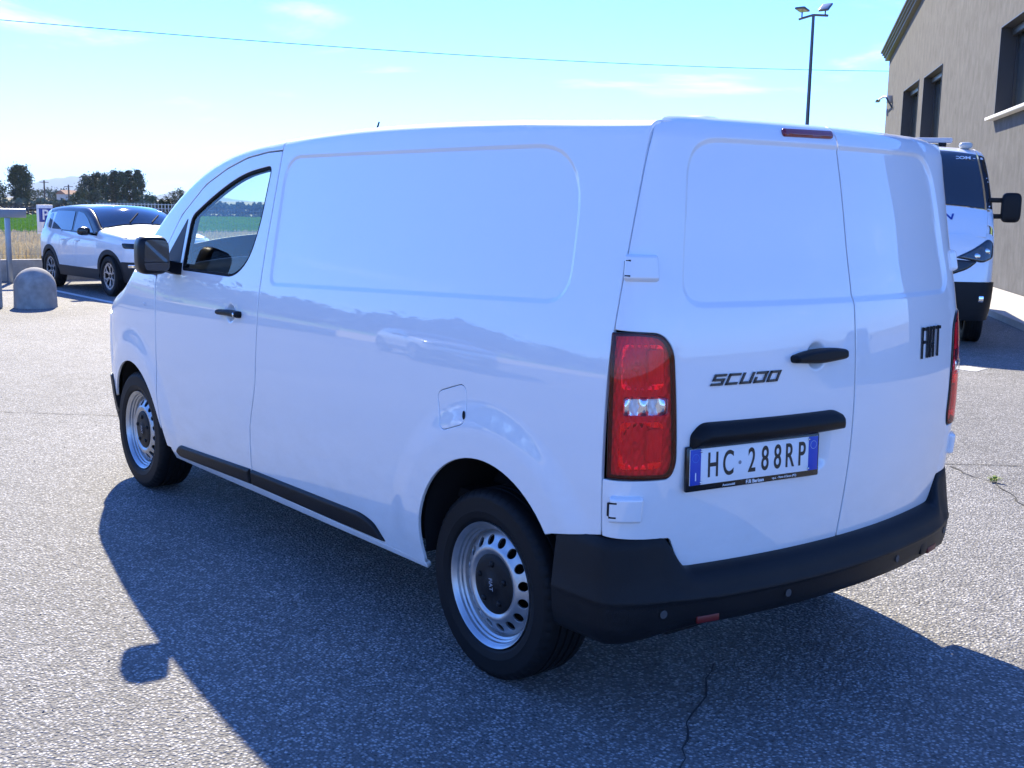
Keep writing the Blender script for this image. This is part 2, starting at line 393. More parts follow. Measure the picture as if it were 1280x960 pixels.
# ------------------------------------------------------------------ wheels
def wheel(parent, x, y, z, sgn, Rt=.335, Rr=.2207, wid=.215, style='steel'):
    w = empty('wheel', (x, y, z), 0, parent); h = wid/2; k = Rt-Rr
    pr = [(Rr-.004, h*.78), (Rr+.006, h*.86), (Rr+.012, h*.93), (Rr+.018, h*.955), (Rr+.30*k, h*.985), (Rr+.34*k, h*1.0), (Rr+.40*k, h*.99), (Rr+.55*k, h*1.0), (Rr+.72*k, h*.985), (Rr+.76*k, h*.985), (Rr+.86*k, h*.93), (Rr+.94*k, h*.86), (Rr+.985*k, h*.77), (Rt, h*.66)]
    gr = []
    for g in (.46, .15, -.15, -.46): gr += [(Rt, h*(g+.05)), (Rt-.007, h*(g+.035)), (Rt-.007, h*(g-.035)), (Rt, h*(g-.05))]
    pr = pr+gr+[(r, -q) for r, q in pr[::-1]]
    def lug(j, kk):
        if j in (10, 11, 12) or j in (len(pr)-11, len(pr)-12, len(pr)-13): return -.004 if (kk % 4) == 0 else 0
        return 0
    lathe('tyre', pr, 216, TYRE, w, lug if style == 'steel' else None, sgn, R(28))
    if style == 'steel':
        rim = lathe('rim', [(Rr-.006, -h*.8), (Rr-.03, -h*.5), (Rr-.036, 0), (Rr-.034, .045), (Rr-.031, .058), (Rr-.024, .063), (Rr-.0225, .070), (Rr-.0165, .0745), (Rr-.014, .083), (Rr-.009, .088), (Rr-.004, .095), (Rr+.001, .0985), (Rr+.0015, .094), (Rr-.002, h*.75)], 96, STEEL, w, None, sgn, R(22))
        ds = spl([.05, .09, .108, .118, .130, .142, .156, .170, .180, .190], [.066, .069, .075, .081, .081, .074, .066, .058, .050, .040])
        def S(u, v): r = np.sqrt(u*u+v*v); return u, ds(r), v
        ring = [(.188*math.cos(2*PI*i/96), .188*math.sin(2*PI*i/96)) for i in range(96)]
        inner = [(.07*math.cos(2*PI*i/48), .07*math.sin(2*PI*i/48)) for i in range(48)]
        hs = []
        for q in range(16):
            a = 2*PI*(q+.5)/16; cx, cz = .1555*math.cos(a), .1555*math.sin(a)
            hs.append([(cx+.0182*math.cos(2*PI*i/18), cz+.0182*math.sin(2*PI*i/18)) for i in range(18)])
        panel('wheel_disc', ring, S, STEEL, w, (0, 1, 0), holes=[inner]+hs, h=.008, lip=.008, rr=.0015, sgn=sgn, bh=.006)
        lathe('brake_disc', [(.03, .0), (.175, .0), (.175, -.02), (.03, -.02)], 32, INNER, w, None, sgn)
        cap_ = lathe('hub_cap', [(0, .088), (.03, .088), (.034, .0855), (.06, .0845), (.088, .082), (.102, .078), (.110, .072), (.110, .06)], 48, PLAST, w, None, sgn)
        for q in range(5):
            a = 2*PI*q/5+.3; c = (.072*math.cos(a), .084*sgn, .072*math.sin(a)); sphere_sq('bolt_cover', c, (.0105, .008, .0105), PLAST, w, e=.8, nu=12, nv=8)
        fr = frame_at((0, .0887*sgn, 0), (-.15*sgn, 0, -1), (-sgn, 0, .15))
        text_mesh('cap_lettering', 'FIAT', .026, MATS.get('cap_print') or mat('cap_print', (.42, .40, .42), .4), w, fr, sx=.9, depth=.0008)
    else:
        lathe('rim', [(Rr-.01, -h*.8), (Rr-.03, -h*.3), (Rr-.03, .04), (Rr-.012, .085), (Rr, .092), (Rr+.001, .088)], 48, GLOSSB, w, None, sgn)
        ds = spl([.0, .05, .12, .2, .24], [.06, .064, .07, .08, .084])
        def S(u, v): r = np.sqrt(u*u+v*v); return u, ds(r), v
        ring = [((Rr-.012)*math.cos(2*PI*i/72), (Rr-.012)*math.sin(2*PI*i/72)) for i in range(72)]; hs = []
        for q in range(6):
            def pa(r, a): a = R(a)+2*PI*q/6; return (r*math.cos(a), r*math.sin(a))
            hs.append(rounded([pa(.06, -14)+(.01,), pa(.12, -20)+(.02,), pa(Rr-.045, -15)+(.015,), pa(Rr-.045, 15)+(.015,), pa(.12, 20)+(.02,), pa(.06, 14)+(.01,)], 3))
            hs.append(rounded([pa(Rr-.085, 30)+(.008,), pa(Rr-.03, 16)+(.01,), pa(Rr-.03, 44)+(.01,)], 3))
        panel('wheel_spokes', ring, S, ALLOY, w, (0, 1, 0), holes=hs, h=.02, lip=.02, rr=.002, sgn=sgn, bh=.015)
        lathe('brake_disc', [(.03, .0), (.17, .0), (.17, -.02), (.03, -.02)], 32, INNER, w, None, sgn)
        lathe('hub_cap', [(0, .072), (.03, .070), (.034, .064), (.034, .055)], 24, GLOSSB, w, None, sgn)
    return w
def strokes(segs, th, sh=0.):
    # list of (x0,y0,x1,y1) axis strokes -> list of quads with thickness, sheared
    qs = []
    for x0, y0, x1, y1 in segs:
        d = np.array([x1-x0, y1-y0], float); d /= np.linalg.norm(d); n = np.array([-d[1], d[0]])*th/2; e = d*th/2*0
        P = [np.array([x0, y0])-e+n, np.array([x0, y0])-e-n, np.array([x1, y1])+e-n, np.array([x1, y1])+e+n]
        qs.append([(p[0]+sh*p[1], p[1]) for p in P])
    return qs
def quads_obj(name, qs, fr, depth, m, parent):
    bm = bmesh.new()
    for q in qs:
        a = [bm.verts.new(fr @ Vector((p[0], p[1], depth))) for p in q]; b = [bm.verts.new(fr @ Vector((p[0], p[1], 0))) for p in q]
        bm.faces.new(a)
        for i in range(len(q)): bm.faces.new((a[i], b[i], b[(i+1) % len(q)], a[(i+1) % len(q)]))
    return bm_obj(name, bm, m, parent)

# ------------------------------------------------------------------ the panel van
def build_van():
    T = thing('panel_van', 'large white panel van with blank sides and closed rear doors on the asphalt', 'van')
    sh = Shell(([.18, .26, .34, .46, .62, .80, .96, 1.10, 1.20, 1.28, 1.36, 1.52, 1.70, 1.86, 2.0],
                [.872, .898, .917, .936, .950, .957, .956, .950, .941, .928, .913, .880, .842, .808, .778]),
               ([-.8, -.6, -.2, .4, 1.2, 2.2, 2.8, 3.2, 3.5, 3.75, 3.95], [-.030, -.022, -.010, -.003, 0, 0, -.004, -.016, -.038, -.080, -.150]),
               ([-.8, -.4, .2, .7, 1.2, 1.7, 2.0, 2.3, 2.55, 2.8, 3.0, 3.2, 3.32, 3.45, 3.65, 3.85, 4.0],
                [1.888, 1.903, 1.926, 1.934, 1.930, 1.908, 1.888, 1.842, 1.765, 1.640, 1.500, 1.330, 1.235, 1.165, 1.105, 1.035, .95]),
               ([-.8, 1.5, 2.2, 2.8, 3.2, 3.5, 4.0], [.040, .040, .055, .075, .085, .11, .13]),
               ([-.8, 0, 1.5, 2.2, 2.8, 3.2, 3.5, 4.0], [.022, .028, .028, .06, .13, .12, .07, .06]), -.006)
    RA, RAr = (-.025, .40), .396; FA, FAr = (3.255, .335), .405
    SP = rounded([(1.575, 1.268, .06), (1.618, 1.842, .14), (-.345, 1.842, .26), (-.388, 1.338, .12)], 10)
    def warp(x, z):
        d = -.0075*smooth(0, .020, -sdpoly(x, z, SP))
        r = np.hypot(x-RA[0], z-RA[1]); ang = smooth(-.15, .12, z-RA[1])
        d = d+.015*(1-smooth(.475, .60, r))*ang
        r = np.hypot(x-FA[0], z-FA[1]); d = d+.013*(1-smooth(.47, .60, r))*smooth(-.05, .15, z-FA[1])
        d = d-.020*(1-smooth(.016, .047, np.hypot((x-1.93)*.9, z-1.121)))
        return d
    sh.warp = warp; side = sh.side
    RBt = ([.2, .40, .55, .70, .86, 1.02, 1.18, 1.28, 1.36, 1.50, 1.66, 1.86, 2.0], [-.742, -.760, -.777, -.796, -.810, -.813, -.806, -.797, -.786, -.758, -.729, -.687, -.657])
    RW = rounded([(.735, 1.345, .10), (.655, 1.858, .13), (-.655, 1.858, .13), (-.735, 1.345, .10)], 10)
    PR = rounded([(.655, .99, .04), (.10, .99, .04), (.115, .80, .05), (.645, .80, .05)], 6)
    def rwarp(q, s):
        d = .009*smooth(0, .022, -sdpoly(q, s, RW))
        d = d+.024*smooth(0, .05, -sdpoly(q, s, PR))
        rr = np.hypot((q-.20)/1.0, s-1.185); d = d+.022*(1-smooth(.018, .050, rr))
        return d
    rear = sh.cap(RBt, -.592, 1.845, .168, .110, 1, warp=rwarp)
    rear0 = sh.cap(RBt, -.592, 1.845, .168, .110, 1)
    FBt = ([.15, .25, .35, .48, .62, .76, .9, 1.0, 1.1], [3.93, 4.01, 4.07, 4.115, 4.13, 4.12, 4.08, 4.02, 3.94])
    front = sh.cap(FBt, 3.70, .985, .26, .20, -1, rz=.09, rx=.16)
    g = .0062
    bs = [(1.780, .27), (1.778, .388), (1.758, .508), (1.741, .625), (1.700, .726), (1.668, .822), (1.657, .969), (1.652, 1.113), (1.658, 1.396), (1.658, 1.679), (1.660, 1.84), (1.660, 1.90)]
    bsf = lambda z: float(np.interp(z, [q for _, q in bs], [q for q, _ in bs])); zs = np.linspace(.335, 1.853, 26)
    topc = lambda x: float(sh.H(x)+sh.Lc(x)*.985)
    FF = rounded([(.240, .986, .03), (.080, 1.036, .04), (.066, .905, .03), (.203, .860, .03)], 5)
    for sg in (1, -1):
        # --- rear side panel
        poly = [(bsf(z)-g, z) for z in np.linspace(.335, 1.86, 28)]+[(x, topc(x)) for x in np.linspace(1.652, -.587, 34)]
        poly += [(-.587, z) for z in np.linspace(1.93, .668, 16)]+[(-.41, .641)]
        poly += [p for p in arc(*RA, RAr, 38, 180-172, 4) if 0]
        a0 = math.degrees(math.atan2(.641-RA[1], -.41-RA[0]))
        poly[-1] = (RA[0]+(RAr+.03)*math.cos(R(a0)), RA[1]+(RAr+.03)*math.sin(R(a0)))
        poly += arc(*RA, RAr, a0-1, 0, 30)+[(RA[0]+RAr-.004, .325), (.40, .325), (.9, .328)]
        rings = [offset_poly(SP, -d) for d in (-.004, 0, .005, .010, .015, .020, .026)]+[arc(*RA, r, -5, 185, 60) for r in (.43, .46, .475, .49, .51, .53, .55, .57, .585, .60, .62)]
        hol = [offset_poly(FF, .0075).tolist()] if sg > 0 else []
        pn = panel('side_panel', poly, side, PAINT, T, (0, 1, 0), holes=hol, h=.032, rings=rings, sgn=sg)
        if sg > 0:
            fl = panel('fuel_flap', FF, side, PAINT, pn, (0, 1, 0), h=.012, off=-.0005, rr=.0025, sgn=sg)
            sphere_sq('flap_notch', (.073, float(side(.073, .93)[1])+.001, .93), (.007, .004, .016), INNER, pn, e=1, nu=12, nv=8)
        # --- front door
        WIN = rounded([(1.728, 1.803, .05), (2.02, 1.770, .16), (2.29, 1.674, .16), (2.535, 1.558, .05), (2.548, 1.283, .03), (1.93, 1.283, .10), (1.797, 1.37, .10), (1.748, 1.53, .06)], 7)
        DT = [(2.868, 1.236), (2.80, 1.37), (2.655, 1.555), (2.42, 1.708), (2.2, 1.785), (2.0, 1.832), (1.80, 1.853), (1.665, 1.857)]
        dp = [(2.838, .325), (2.842, .45), (2.846, .60), (2.848, .75), (2.848, 1.0)]+DT
        dp += [(bsf(z)+g, z) for z in np.linspace(1.84, .325, 28)]
        dp = rounded([p+((.05,) if i in (5, 6, 7, 8, 9, 10) else (0,)) for i, p in enumerate(dp)], 4)
        rf = [arc(*FA, r, 20, 185, 50) for r in (.46, .49, .52, .55, .58, .61)]; rh = [[(1.93+r*math.cos(2*PI*i/24), 1.121+r*math.sin(2*PI*i/24)) for i in range(24)] for r in (.012, .02, .028, .036, .043, .05)]
        dr = panel('front_door', dp, side, PAINT, T, (0, 1, 0), holes=[WIN], h=.032, rings=rf+rh, sgn=sg)
        panel('window_seal', offset_poly(WIN, .002).tolist(), side, INNER, dr, (0, 1, 0), holes=[offset_poly(WIN, -.013).tolist()], h=.02, off=-.002, lip=.03, sgn=sg)
        panel('window_glass', offset_poly(WIN, -.008).tolist(), side, GLASS, dr, (0, 1, 0), h=.05, off=-.010, lip=0, sgn=sg)
        SAIL = rounded([(2.566, 1.545, .01), (2.578, 1.262, .01), (2.735, 1.262, .04), (2.74, 1.36, .03)], 4)
        panel('mirror_sail', SAIL, side, TRIMG, dr, (0, 1, 0), h=.02, off=.002, lip=.006, sgn=sg)
        # --- pillar above the door, up to the roof edge
        pp = [(a+.004, b+.011) for a, b in DT[::-1]]; pp[0] = (1.665, 1.868); pp[-1] = (2.882, 1.25)
        pp += [(3.05, 1.25), (3.20, 1.25)]+[(x, topc(x)-.004) for x in np.linspace(3.20, 1.665, 30)]
        panel('roof_pillar', pp, side, PAINT, T, (0, 1, 0), h=.03, sgn=sg)
        pl_ = [(1.70, 1.84), (2.0, 1.80), (2.3, 1.705), (2.56, 1.585), (2.60, 1.30), (2.83, 1.25), (3.15, 1.25)]+[(x, topc(x)+.01) for x in np.linspace(3.15, 1.70, 24)]
        panel('pillar_light_block', pl_, sh.side0, TRIMG, T, (0, 1, 0), h=.05, off=-.06, lip=0, sgn=sg)  # added layer inside the pillar that stops sun crossing the cab
        # --- fender
        fp = [(2.848+g*2, 1.0), (2.85+g*2, .75), (2.848+g*2, .60), (2.858, .47)]+arc(*FA, FAr, 168, 22, 28)+[(3.66, .56), (3.70, .66), (3.71, .8), (3.705, .95), (3.68, 1.05)]
        fp += [(x, float(sh.H(x)+sh.Lc(x)*.92)) for x in np.linspace(3.66, 3.34, 8)]+[(3.22, 1.238), (3.0, 1.238), (2.884, 1.236)]
        fd = panel('fender', fp, side, PAINT, T, (0, 1, 0), h=.03, rings=rf, sgn=sg)
        ind = panel('side_repeater', rounded([(3.022, 1.068, .006), (2.992, 1.068, .006), (2.992, 1.086, .006), (3.022, 1.086, .006)], 3), side, LENSC, fd, (0, 1, 0), h=.01, pil=(.008, .006), lip=.01, sgn=sg)
        # --- sill strip below the doors
        def sill(x, s): X, Y, Z = side(x, s); return X, Y-.004-.25*np.clip(.315-Z, 0, 1)**1.0, Z
        panel('sill', [(.372, .299), (1.8, .280), (2.80, .260), (2.80, .317), (.372, .318)], sill, PAINT, T, (0, 1, 0), h=.03, lip=.02, sgn=sg)
        # --- black mouldings
        MB = rounded([(.636, .336, .004), (.700, .398, .03), (.79, .419, .05), (1.772, .402, .004), (1.783, .326, .004)], 5)
        panel('side_moulding', MB, side, PLAST, T, (0, 1, 0), h=.02, pil=(.016, .016), lip=.012, sgn=sg)
        MF = rounded([(1.789, .402, .004), (1.795, .326, .004), (2.66, .296, .03), (2.70, .325, .03), (2.64, .364, .03)], 5)
        panel('side_moulding', MF, side, PLAST, dr, (0, 1, 0), h=.02, pil=(.016, .016), lip=.012, sgn=sg)
        # --- door handle in its cup
        HB = rounded([(2.040, 1.104, .012), (2.04, 1.130, .012), (1.93, 1.136, .03), (1.81, 1.137, .016), (1.81, 1.106, .016), (1.93, 1.108, .02)], 5)
        panel('door_handle', HB, sh.side0, PLAST, dr, (0, 1, 0), h=.008, off=.012, pil=(.020, .012), lip=.02, sgn=sg)
        ky = float(side(1.835, 1.122)[1]); sphere_sq('key_lock', (1.835, (ky+.031)*sg, 1.122), (.006, .004, .010), CHROME, dr, e=.8, nu=10, nv=8)
        # --- dark liners behind gaps and arches
        ip = [(-.57, .40), (RA[0]-RAr-.01, .40)]+arc(*RA, RAr+.01, 180, 0, 24)+[(2.82, .30), (2.82, 1.22), (1.72, 1.24), (1.70, 1.84), (1.70, 1.99), (-.57, 1.98)]
        panel('inner_lining', ip, sh.side0, INNER, T, (0, 1, 0), h=.07, off=-.030, lip=0, sgn=sg)
        ip2 = [(2.83, 1.22), (2.83, .45)]+arc(*FA, FAr+.01, 165, 25, 20)+[(3.66, 1.0), (3.2, 1.2)]
        panel('inner_lining', ip2, sh.side0, INNER, T, (0, 1, 0), h=.07, off=-.030, lip=0, sgn=sg)
        for (cx, cz), rr_ in ((RA, RAr+.012), (FA, FAr+.012)):
            rg = [[(x, min(yy, float(sh.Wd(x, max(z, .4)))-.025)*sg, z) for yy in (.915, .80, .62)]+[((cx, .60*sg, cz))] for x, z in arc(cx, cz, rr_, -6, 186, 30)]
            loft('wheel_arch_liner', rg, INNER, T, closed=False)
        wheel(T, 0, .793*sg, .335, sg); wheel(T, 3.275, .793*sg, .335, sg)
        # --- rear door
        ql = lambda s: rear.qlim(s, -.598)
        TL = rounded([(.985, .852, .002), (.765, .848, .03), (.752, .884, .03), (.768, 1.224, .05), (.80, 1.268, .05), (.87, 1.276, .03), (.995, 1.272, .002)], 5)
        seam = .006
        dpoly = [(seam, .548), (.30, .543), (.681, .538, .006), (.735, .652, .012), (ql(.665), .668)]
        dpoly += [(ql(z), z) for z in np.linspace(.69, .838, 5)]+[(.762, .836, .02), (.740, .884, .03), (.757, 1.230, .05), (.797, 1.281, .05), (ql(1.286), 1.288)]
        dpoly += [(ql(z), z) for z in np.linspace(1.31, 1.85, 15)]
        dpoly += [(ql(1.86)-.004, 1.885, .03), (ql(1.86)-.05, 1.925, .05), (.55, 1.940, .05), (.3, 1.942), (seam, 1.944)]

        dpoly = rounded(dpoly, 5)
        rg = [offset_poly(RW, -d) for d in (-.004, 0, .005, .011, .017, .022, .028)]
        if sg > 0: rg += [offset_poly(PR, -d) for d in (-.004, 0, .01, .02, .03, .04, .05)]+[[(.2+r*math.cos(2*PI*i/24), 1.185+r*math.sin(2*PI*i/24)) for i in range(24)] for r in (.015, .022, .03, .04, .05)]
        nf = rear if sg > 0 else sh.cap(RBt, -.592, 1.845, .168, .110, 1, warp=lambda q, s: .009*smooth(0, .022, -sdpoly(q, s, RW)))
        rd = panel('rear_door', dpoly, nf, PAINT, T, (-1, 0, 0), h=.026, rings=rg, sgn=sg)
        for (h0, h1, q0, q1) in ((1.426, 1.504, .800, .945), (.712, .794, .848, .972)):
            H_ = rounded([(q0, h0, .012), (q1, h0, .008), (q1, h1, .008), (q0, h1, .012)], 4)
            hg = panel('hinge_cover', H_, nf, PAINT, rd, (-1, 0, 0), h=.010, pil=(.020, .012), lip=.010, sgn=sg)
            for zz in ((h0+h1)/2-.022, (h0+h1)/2+.022):
                pA = Vector([float(v) for v in nf(q1-.002, zz)]); pB = Vector([float(v) for v in nf(q1-.036, zz)]); o_ = Vector((-.55, .8, 0)).normalized()*.019
                A_, B_ = pA+o_, pB+o_; tube('hinge_pin', [(A_.x, A_.y*sg, A_.z), (B_.x, B_.y*sg, B_.z)], .0032, INNER, hg, 6)
            pA = Vector([float(v) for v in nf(q1+.003, (h0+h1)/2)]); box('hinge_gap', (pA.x-.006, (pA.y+.004)*sg, (h0+h1)/2), (.012, .012, .042), INNER, hg, .002)
        rp_ = [(.0, .56), (.66, .56), (.74, .67), (ql(.7)-.02, .69)]+[(ql(z)-.015, z) for z in np.linspace(.72, 1.80, 12)]+[(.78, 1.85), (.66, 1.915), (0, 1.93)]
        panel('door_light_block', rp_, rear0, INNER, T, (-1, 0, 0), h=.08, off=-.045, lip=0, sgn=sg)  # unseen dark sheet added behind the door to close gaps to sunlight
        # --- tail lamp
        CL = rounded([(.935, 1.036, .012), (.782, 1.036, .012), (.782, 1.090, .012), (.932, 1.090, .012)], 4)
        lp = panel('tail_lamp', TL, nf, LENSR, T, (-1, 0, 0), holes=[CL], h=.014, off=.006, lip=.003, rr=.003, sgn=sg)
        def deep(q, s): return nf(q, s)
        panel('lamp_housing', offset_poly(TL, .001).tolist(), deep, REFLR, lp, (-1, 0, 0), h=.010, off=-.012, lip=0, sgn=sg, warp=lambda u, v: .004*np.sin(u*260)*np.sin(v*120))
        panel('lamp_rim', offset_poly(TL, .003).tolist(), nf, GLOSSB, lp, (-1, 0, 0), holes=[offset_poly(TL, -.0025).tolist()], h=.012, off=.005, lip=.012, sgn=sg, bh=.008)
        CL = rounded([(.935, 1.036, .012), (.782, 1.036, .012), (.782, 1.090, .012), (.932, 1.090, .012)], 4)
        panel('reversing_lamp', CL, nf, LENSC, lp, (-1, 0, 0), h=.008, off=.004, pil=(.006, .012), lip=.004, sgn=sg)
        panel('reversing_reflector', CL, nf, REFL, lp, (-1, 0, 0), h=.006, off=-.010, lip=.006, sgn=sg, warp=lambda u, v: .010*np.cos((u-.86)*95)*np.cos((v-1.063)*50))
        for (z0, z1) in ((1.112, 1.245), (.872, 1.015)):
            zc = (z0+z1)/2
            B1 = rounded([(.945, z0, .02), (.79, z0, .025), (.79, z1, .025), (.945, z1, .02)], 4)
            panel('lens_block', B1, nf, REFL, lp, (-1, 0, 0), h=.0055, off=-.006, lip=.006, sgn=sg, warp=lambda u, v, zc=zc: -.030*np.exp(-((u-.875)/.045)**2-((v-zc)/.040)**2)-.004)
            c_ = Vector([float(v) for v in nf(.875, zc)]); sphere_sq('bulb', (c_.x+.014, c_.y*sg, zc), (.012, .012, .014), REFLR, lp, e=1, nu=12, nv=8)
            B2 = rounded([(.842, zc-.045, .006), (.797, zc-.045, .006), (.797, zc+.050, .006), (.842, zc+.050, .006)], 3)
            panel('lens_facets', B2, nf, REFLR, lp, (-1, 0, 0), h=.0035, off=-.001, lip=.010, sgn=sg, warp=lambda u, v: .003*np.abs(((u*110) % 1)-.5))
    ff_done = True
    # --- roof, windscreen, bonnet
    def topp(x0, x1, tm=.985, n=18): return [(x, tm) for x in np.linspace(x0, x1, n)]+[(x, -tm) for x in np.linspace(x1, x0, n)]
    def topq(x, t): return sh.top(x, t)
    roof = panel('roof', topp(-.587, 2.28), topq, PAINT, T, (0, 0, 1), h=.09)
    panel('windscreen', topp(2.295, 3.19), topq, GLASS, T, (0, 0, 1), h=.07)
    for sg in (1, -1):
        panel('windscreen_sun_band', [(x, .985) for x in np.linspace(2.30, 3.18, 14)]+[(x, .80) for x in np.linspace(3.18, 2.30, 14)], topq, INNER, T, (0, 0, 1), h=.07, off=-.012, lip=0, sgn=sg)  # black edge band, made wide to block sun passing through the cab
    panel('windscreen_sun_band', [(x, .80) for x in (2.30, 2.36, 2.42)]+[(x, -.80) for x in (2.42, 2.36, 2.30)], topq, INNER, T, (0, 0, 1), h=.07, off=-.012, lip=0)
    panel('scuttle', topp(3.20, 3.33), topq, PLAST, T, (0, 0, 1), h=.07)
    panel('bonnet', [(x, 1.0) for x in np.linspace(3.34, 3.70, 8)]+[(3.84, .7), (3.90, .3), (3.90, -.3), (3.84, -.7)]+[(x, -1.0) for x in np.linspace(3.70, 3.34, 8)], topq, PAINT, T, (0, 0, 1), h=.06)
    for px_, py_ in ((-.42, .40), (-.42, -.40)):
        z_ = float(sh.top(px_, py_/.66)[2]); sphere_sq('roof_plug', (px_, py_, z_-.002), (.085, .055, .020), PAINT, roof, e=.75, nu=20, nv=10)
    ax, ay_ = 1.72, .30; az_ = float(sh.top(ax, .5)[2])
    ant = tube('antenna', [(ax, ay_, az_), (ax-.02, ay_, az_+.02), (ax-.06, ay_, az_+.085)], [.012, .006, .004], PLAST, roof, 8)
    # --- front fascia
    fl_ = lambda s: front.qlim(s, 3.705)
    fpo = [(q, .60) for q in np.linspace(-fl_(.6), fl_(.6), 24)]+[(fl_(z), z) for z in np.linspace(.62, .96, 8)]+[(q, 1.03-.02*abs(q)) for q in np.linspace(.75, -.75, 18)]+[(-fl_(z), z) for z in np.linspace(.96, .62, 8)]
    fa = panel('front_fascia', fpo, front, PAINT, T, (1, 0, 0), h=.05)
    panel('grille', rounded([(-.42, .66, .05), (.42, .66, .05), (.46, .84, .06), (-.46, .84, .06)], 5), front, PLAST, fa, (1, 0, 0), h=.04, pil=(.012, .02))
    for sg in (1, -1):
        panel('headlamp', rounded([(.53, .80, .05), (.86, .86, .06), (.88, .98, .06), (.60, .93, .06)], 5), front, MATS.get('dark_car_glass'), fa, (1, 0, 0), h=.03, pil=(.015, .02), sgn=sg)
    fbp = [(q, .30) for q in np.linspace(-fl_(.30), fl_(.30), 24)]+[(fl_(z), z) for z in np.linspace(.31, .585, 8)]+[(q, .588) for q in np.linspace(fl_(.59)-.02, -fl_(.59)+.02, 24)]+[(-fl_(z), z) for z in np.linspace(.585, .31, 8)]
    panel('front_bumper', fbp, front, PLAST, T, (1, 0, 0), h=.05, off=.012)
    for sg in (1, -1):
        panel('bumper_wing', [(3.645, .40), (3.712, .37), (3.712, .60), (3.66, .57), (3.650, .48)], side, PLAST, T, (0, 1, 0), h=.04, off=.008, lip=.03, sgn=sg)
    # --- rear bumper
    path = []
    for x in np.linspace(-.405, -.57, 7): path.append((x, float(sh.Wd(x, .6)), 2.0))
    qm = rear.qlim(.6, -.585)
    for q in np.linspace(qm, -qm, 90): X, Y, _ = rear(q, .6); path.append((float(X), float(Y), abs(q)))
    for x in np.linspace(-.57, -.405, 7): path.append((x, -float(sh.Wd(x, .6)), 2.0))
    P2 = np.array([(a, b) for a, b, _ in path]); tg = np.gradient(P2, axis=0); nn = np.stack([-tg[:, 1], tg[:, 0]], 1)*-1; nn /= np.linalg.norm(nn, axis=1)[:, None]
    if nn[50, 0] > 0: nn = -nn
    Cc = [(-.05, .552), (.0, .551), (.022, .547), (.042, .530), (.055, .500), (.062, .474), (.066, .468), (.066, .461), (.060, .456), (.058, .446), (.052, .405), (.042, .378), (.015, .362), (-.10, .35)]
    Cw = [(-.05, .664), (-.006, .663), (.006, .655), (.012, .62), (.022, .54), (.029, .474), (.031, .468), (.031, .461), (.0295, .456), (.028, .44), (.024, .385), (.014, .345), (-.005, .325), (-.10, .315)]
    rings = []
    for (x, y, q), n_ in zip(path, nn):
        t = float(smooth(.675, .765, q)); t2 = float(smooth(.60, .95, q))
        ring = []
        for j, (a, b) in enumerate(zip(Cc, Cw)):
            k = t if j < 5 else t2
            o_ = a[0]*(1-k)+b[0]*k; z_ = a[1]*(1-k)+b[1]*k; ring.append((x+n_[0]*o_, y+n_[1]*o_, z_))
        rings.append(ring)
    bu = loft('rear_bumper', rings, PLAST, T, closed=False, sharp=R(50))
    def bpt(q, z, out=.0):
        i = int(np.argmin([abs((q if q > 0 else -q)-p[2])+(0 if p[1]*q > 0 else 9) for p in path])); r = rings[i]; zz = [p[2] for p in r[8:12]]
        f_ = [float(np.interp(z, zz[::-1], [p[k] for p in r[8:12]][::-1])) for k in (0, 1)]
        return Vector((f_[0]+nn[i][0]*out, f_[1]+nn[i][1]*out, z)), Vector((nn[i][0], nn[i][1], 0))
    for q in (.78, .30, -.30, -.78):
        c, n_ = bpt(q, .425); a = n_.cross(Vector((0, 0, 1))); fr = frame_at(c+n_*.001, -a if (-a).cross(Vector((0, 0, 1))).dot(n_) > 0 else a, (0, 0, 1))
        quads_obj('parking_sensor', [[(.013*math.cos(2*PI*i/16), .013*math.sin(2*PI*i/16)) for i in range(16)]], fr, .0025, TRIMG, bu)
    for q in (.62, -.62):
        c, n_ = bpt(q, .392); a = n_.cross(Vector((0, 0, 1))); rot = Matrix((a, n_, (0, 0, 1))).transposed()
        box('reflector', c+n_*.001, (.085, .010, .024), mat('reflector_red', (.13, .006, .006), .4), bu, .004, rot)
    c, n_ = bpt(-.52, .42); a = n_.cross(Vector((0, 0, 1))); rot = Matrix((a, n_, (0, 0, 1))).transposed()
    box('tow_eye_cover', c-n_*.004, (.06, .012, .05), PLAST, bu, .003, rot)
    # --- rear centre items
    panel('brake_lamp', rounded([(.022, 1.874, .012), (.268, 1.870, .012), (.262, 1.899, .012), (.018, 1.905, .012)], 5), rear, STOPL, T, (-1, 0, 0), h=.008, off=.001, pil=(.010, .010), lip=.008)
    RDO = [c for c in T.children if c.name.startswith('rear_door')][0]
    HB = rounded([(.318, 1.168, .012), (.322, 1.190, .012), (.26, 1.204, .03), (.14, 1.208, .03), (.076, 1.200, .012), (.076, 1.168, .014), (.2, 1.160, .03)], 5)
    panel('door_handle', HB, sh.cap(RBt, -.592, 1.845, .168, .110, 1), PLAST, RDO, (-1, 0, 0), h=.008, off=.014, pil=(.022, .013), lip=.024)
    GA = rounded([(.702, .928, .004), (.702, .970, .012), (.668, 1.006, .04), (.11, 1.004, .03), (.066, .985, .02), (.064, .936, .004)], 6)
    flat = sh.cap(RBt, -.592, 1.845, .168, .110, 1)
    panel('plate_garnish', GA, flat, PLAST, RDO, (-1, 0, 0), h=.012, pil=(.042, .050), lip=.016)
    # --- registration plate
    PY, PZ = .453, .8726; pl = Vector([float(v) for v in flat(PY, PZ)]); pn_ = Vector((-1, .20*0, .02))
    dq = Vector([float(v) for v in flat(PY-.2, PZ)])-Vector([float(v) for v in flat(PY+.2, PZ)]); ax_ = dq.normalized(); az0 = Vector((-1, 0, 0)); ay2 = Vector((0.03, 0, 1)).normalized()
    fr = frame_at(pl+Vector((.006, 0, 0)), ax_, ay2); rot = fr.to_3x3()
    nP = rot @ Vector((0, 0, 1))
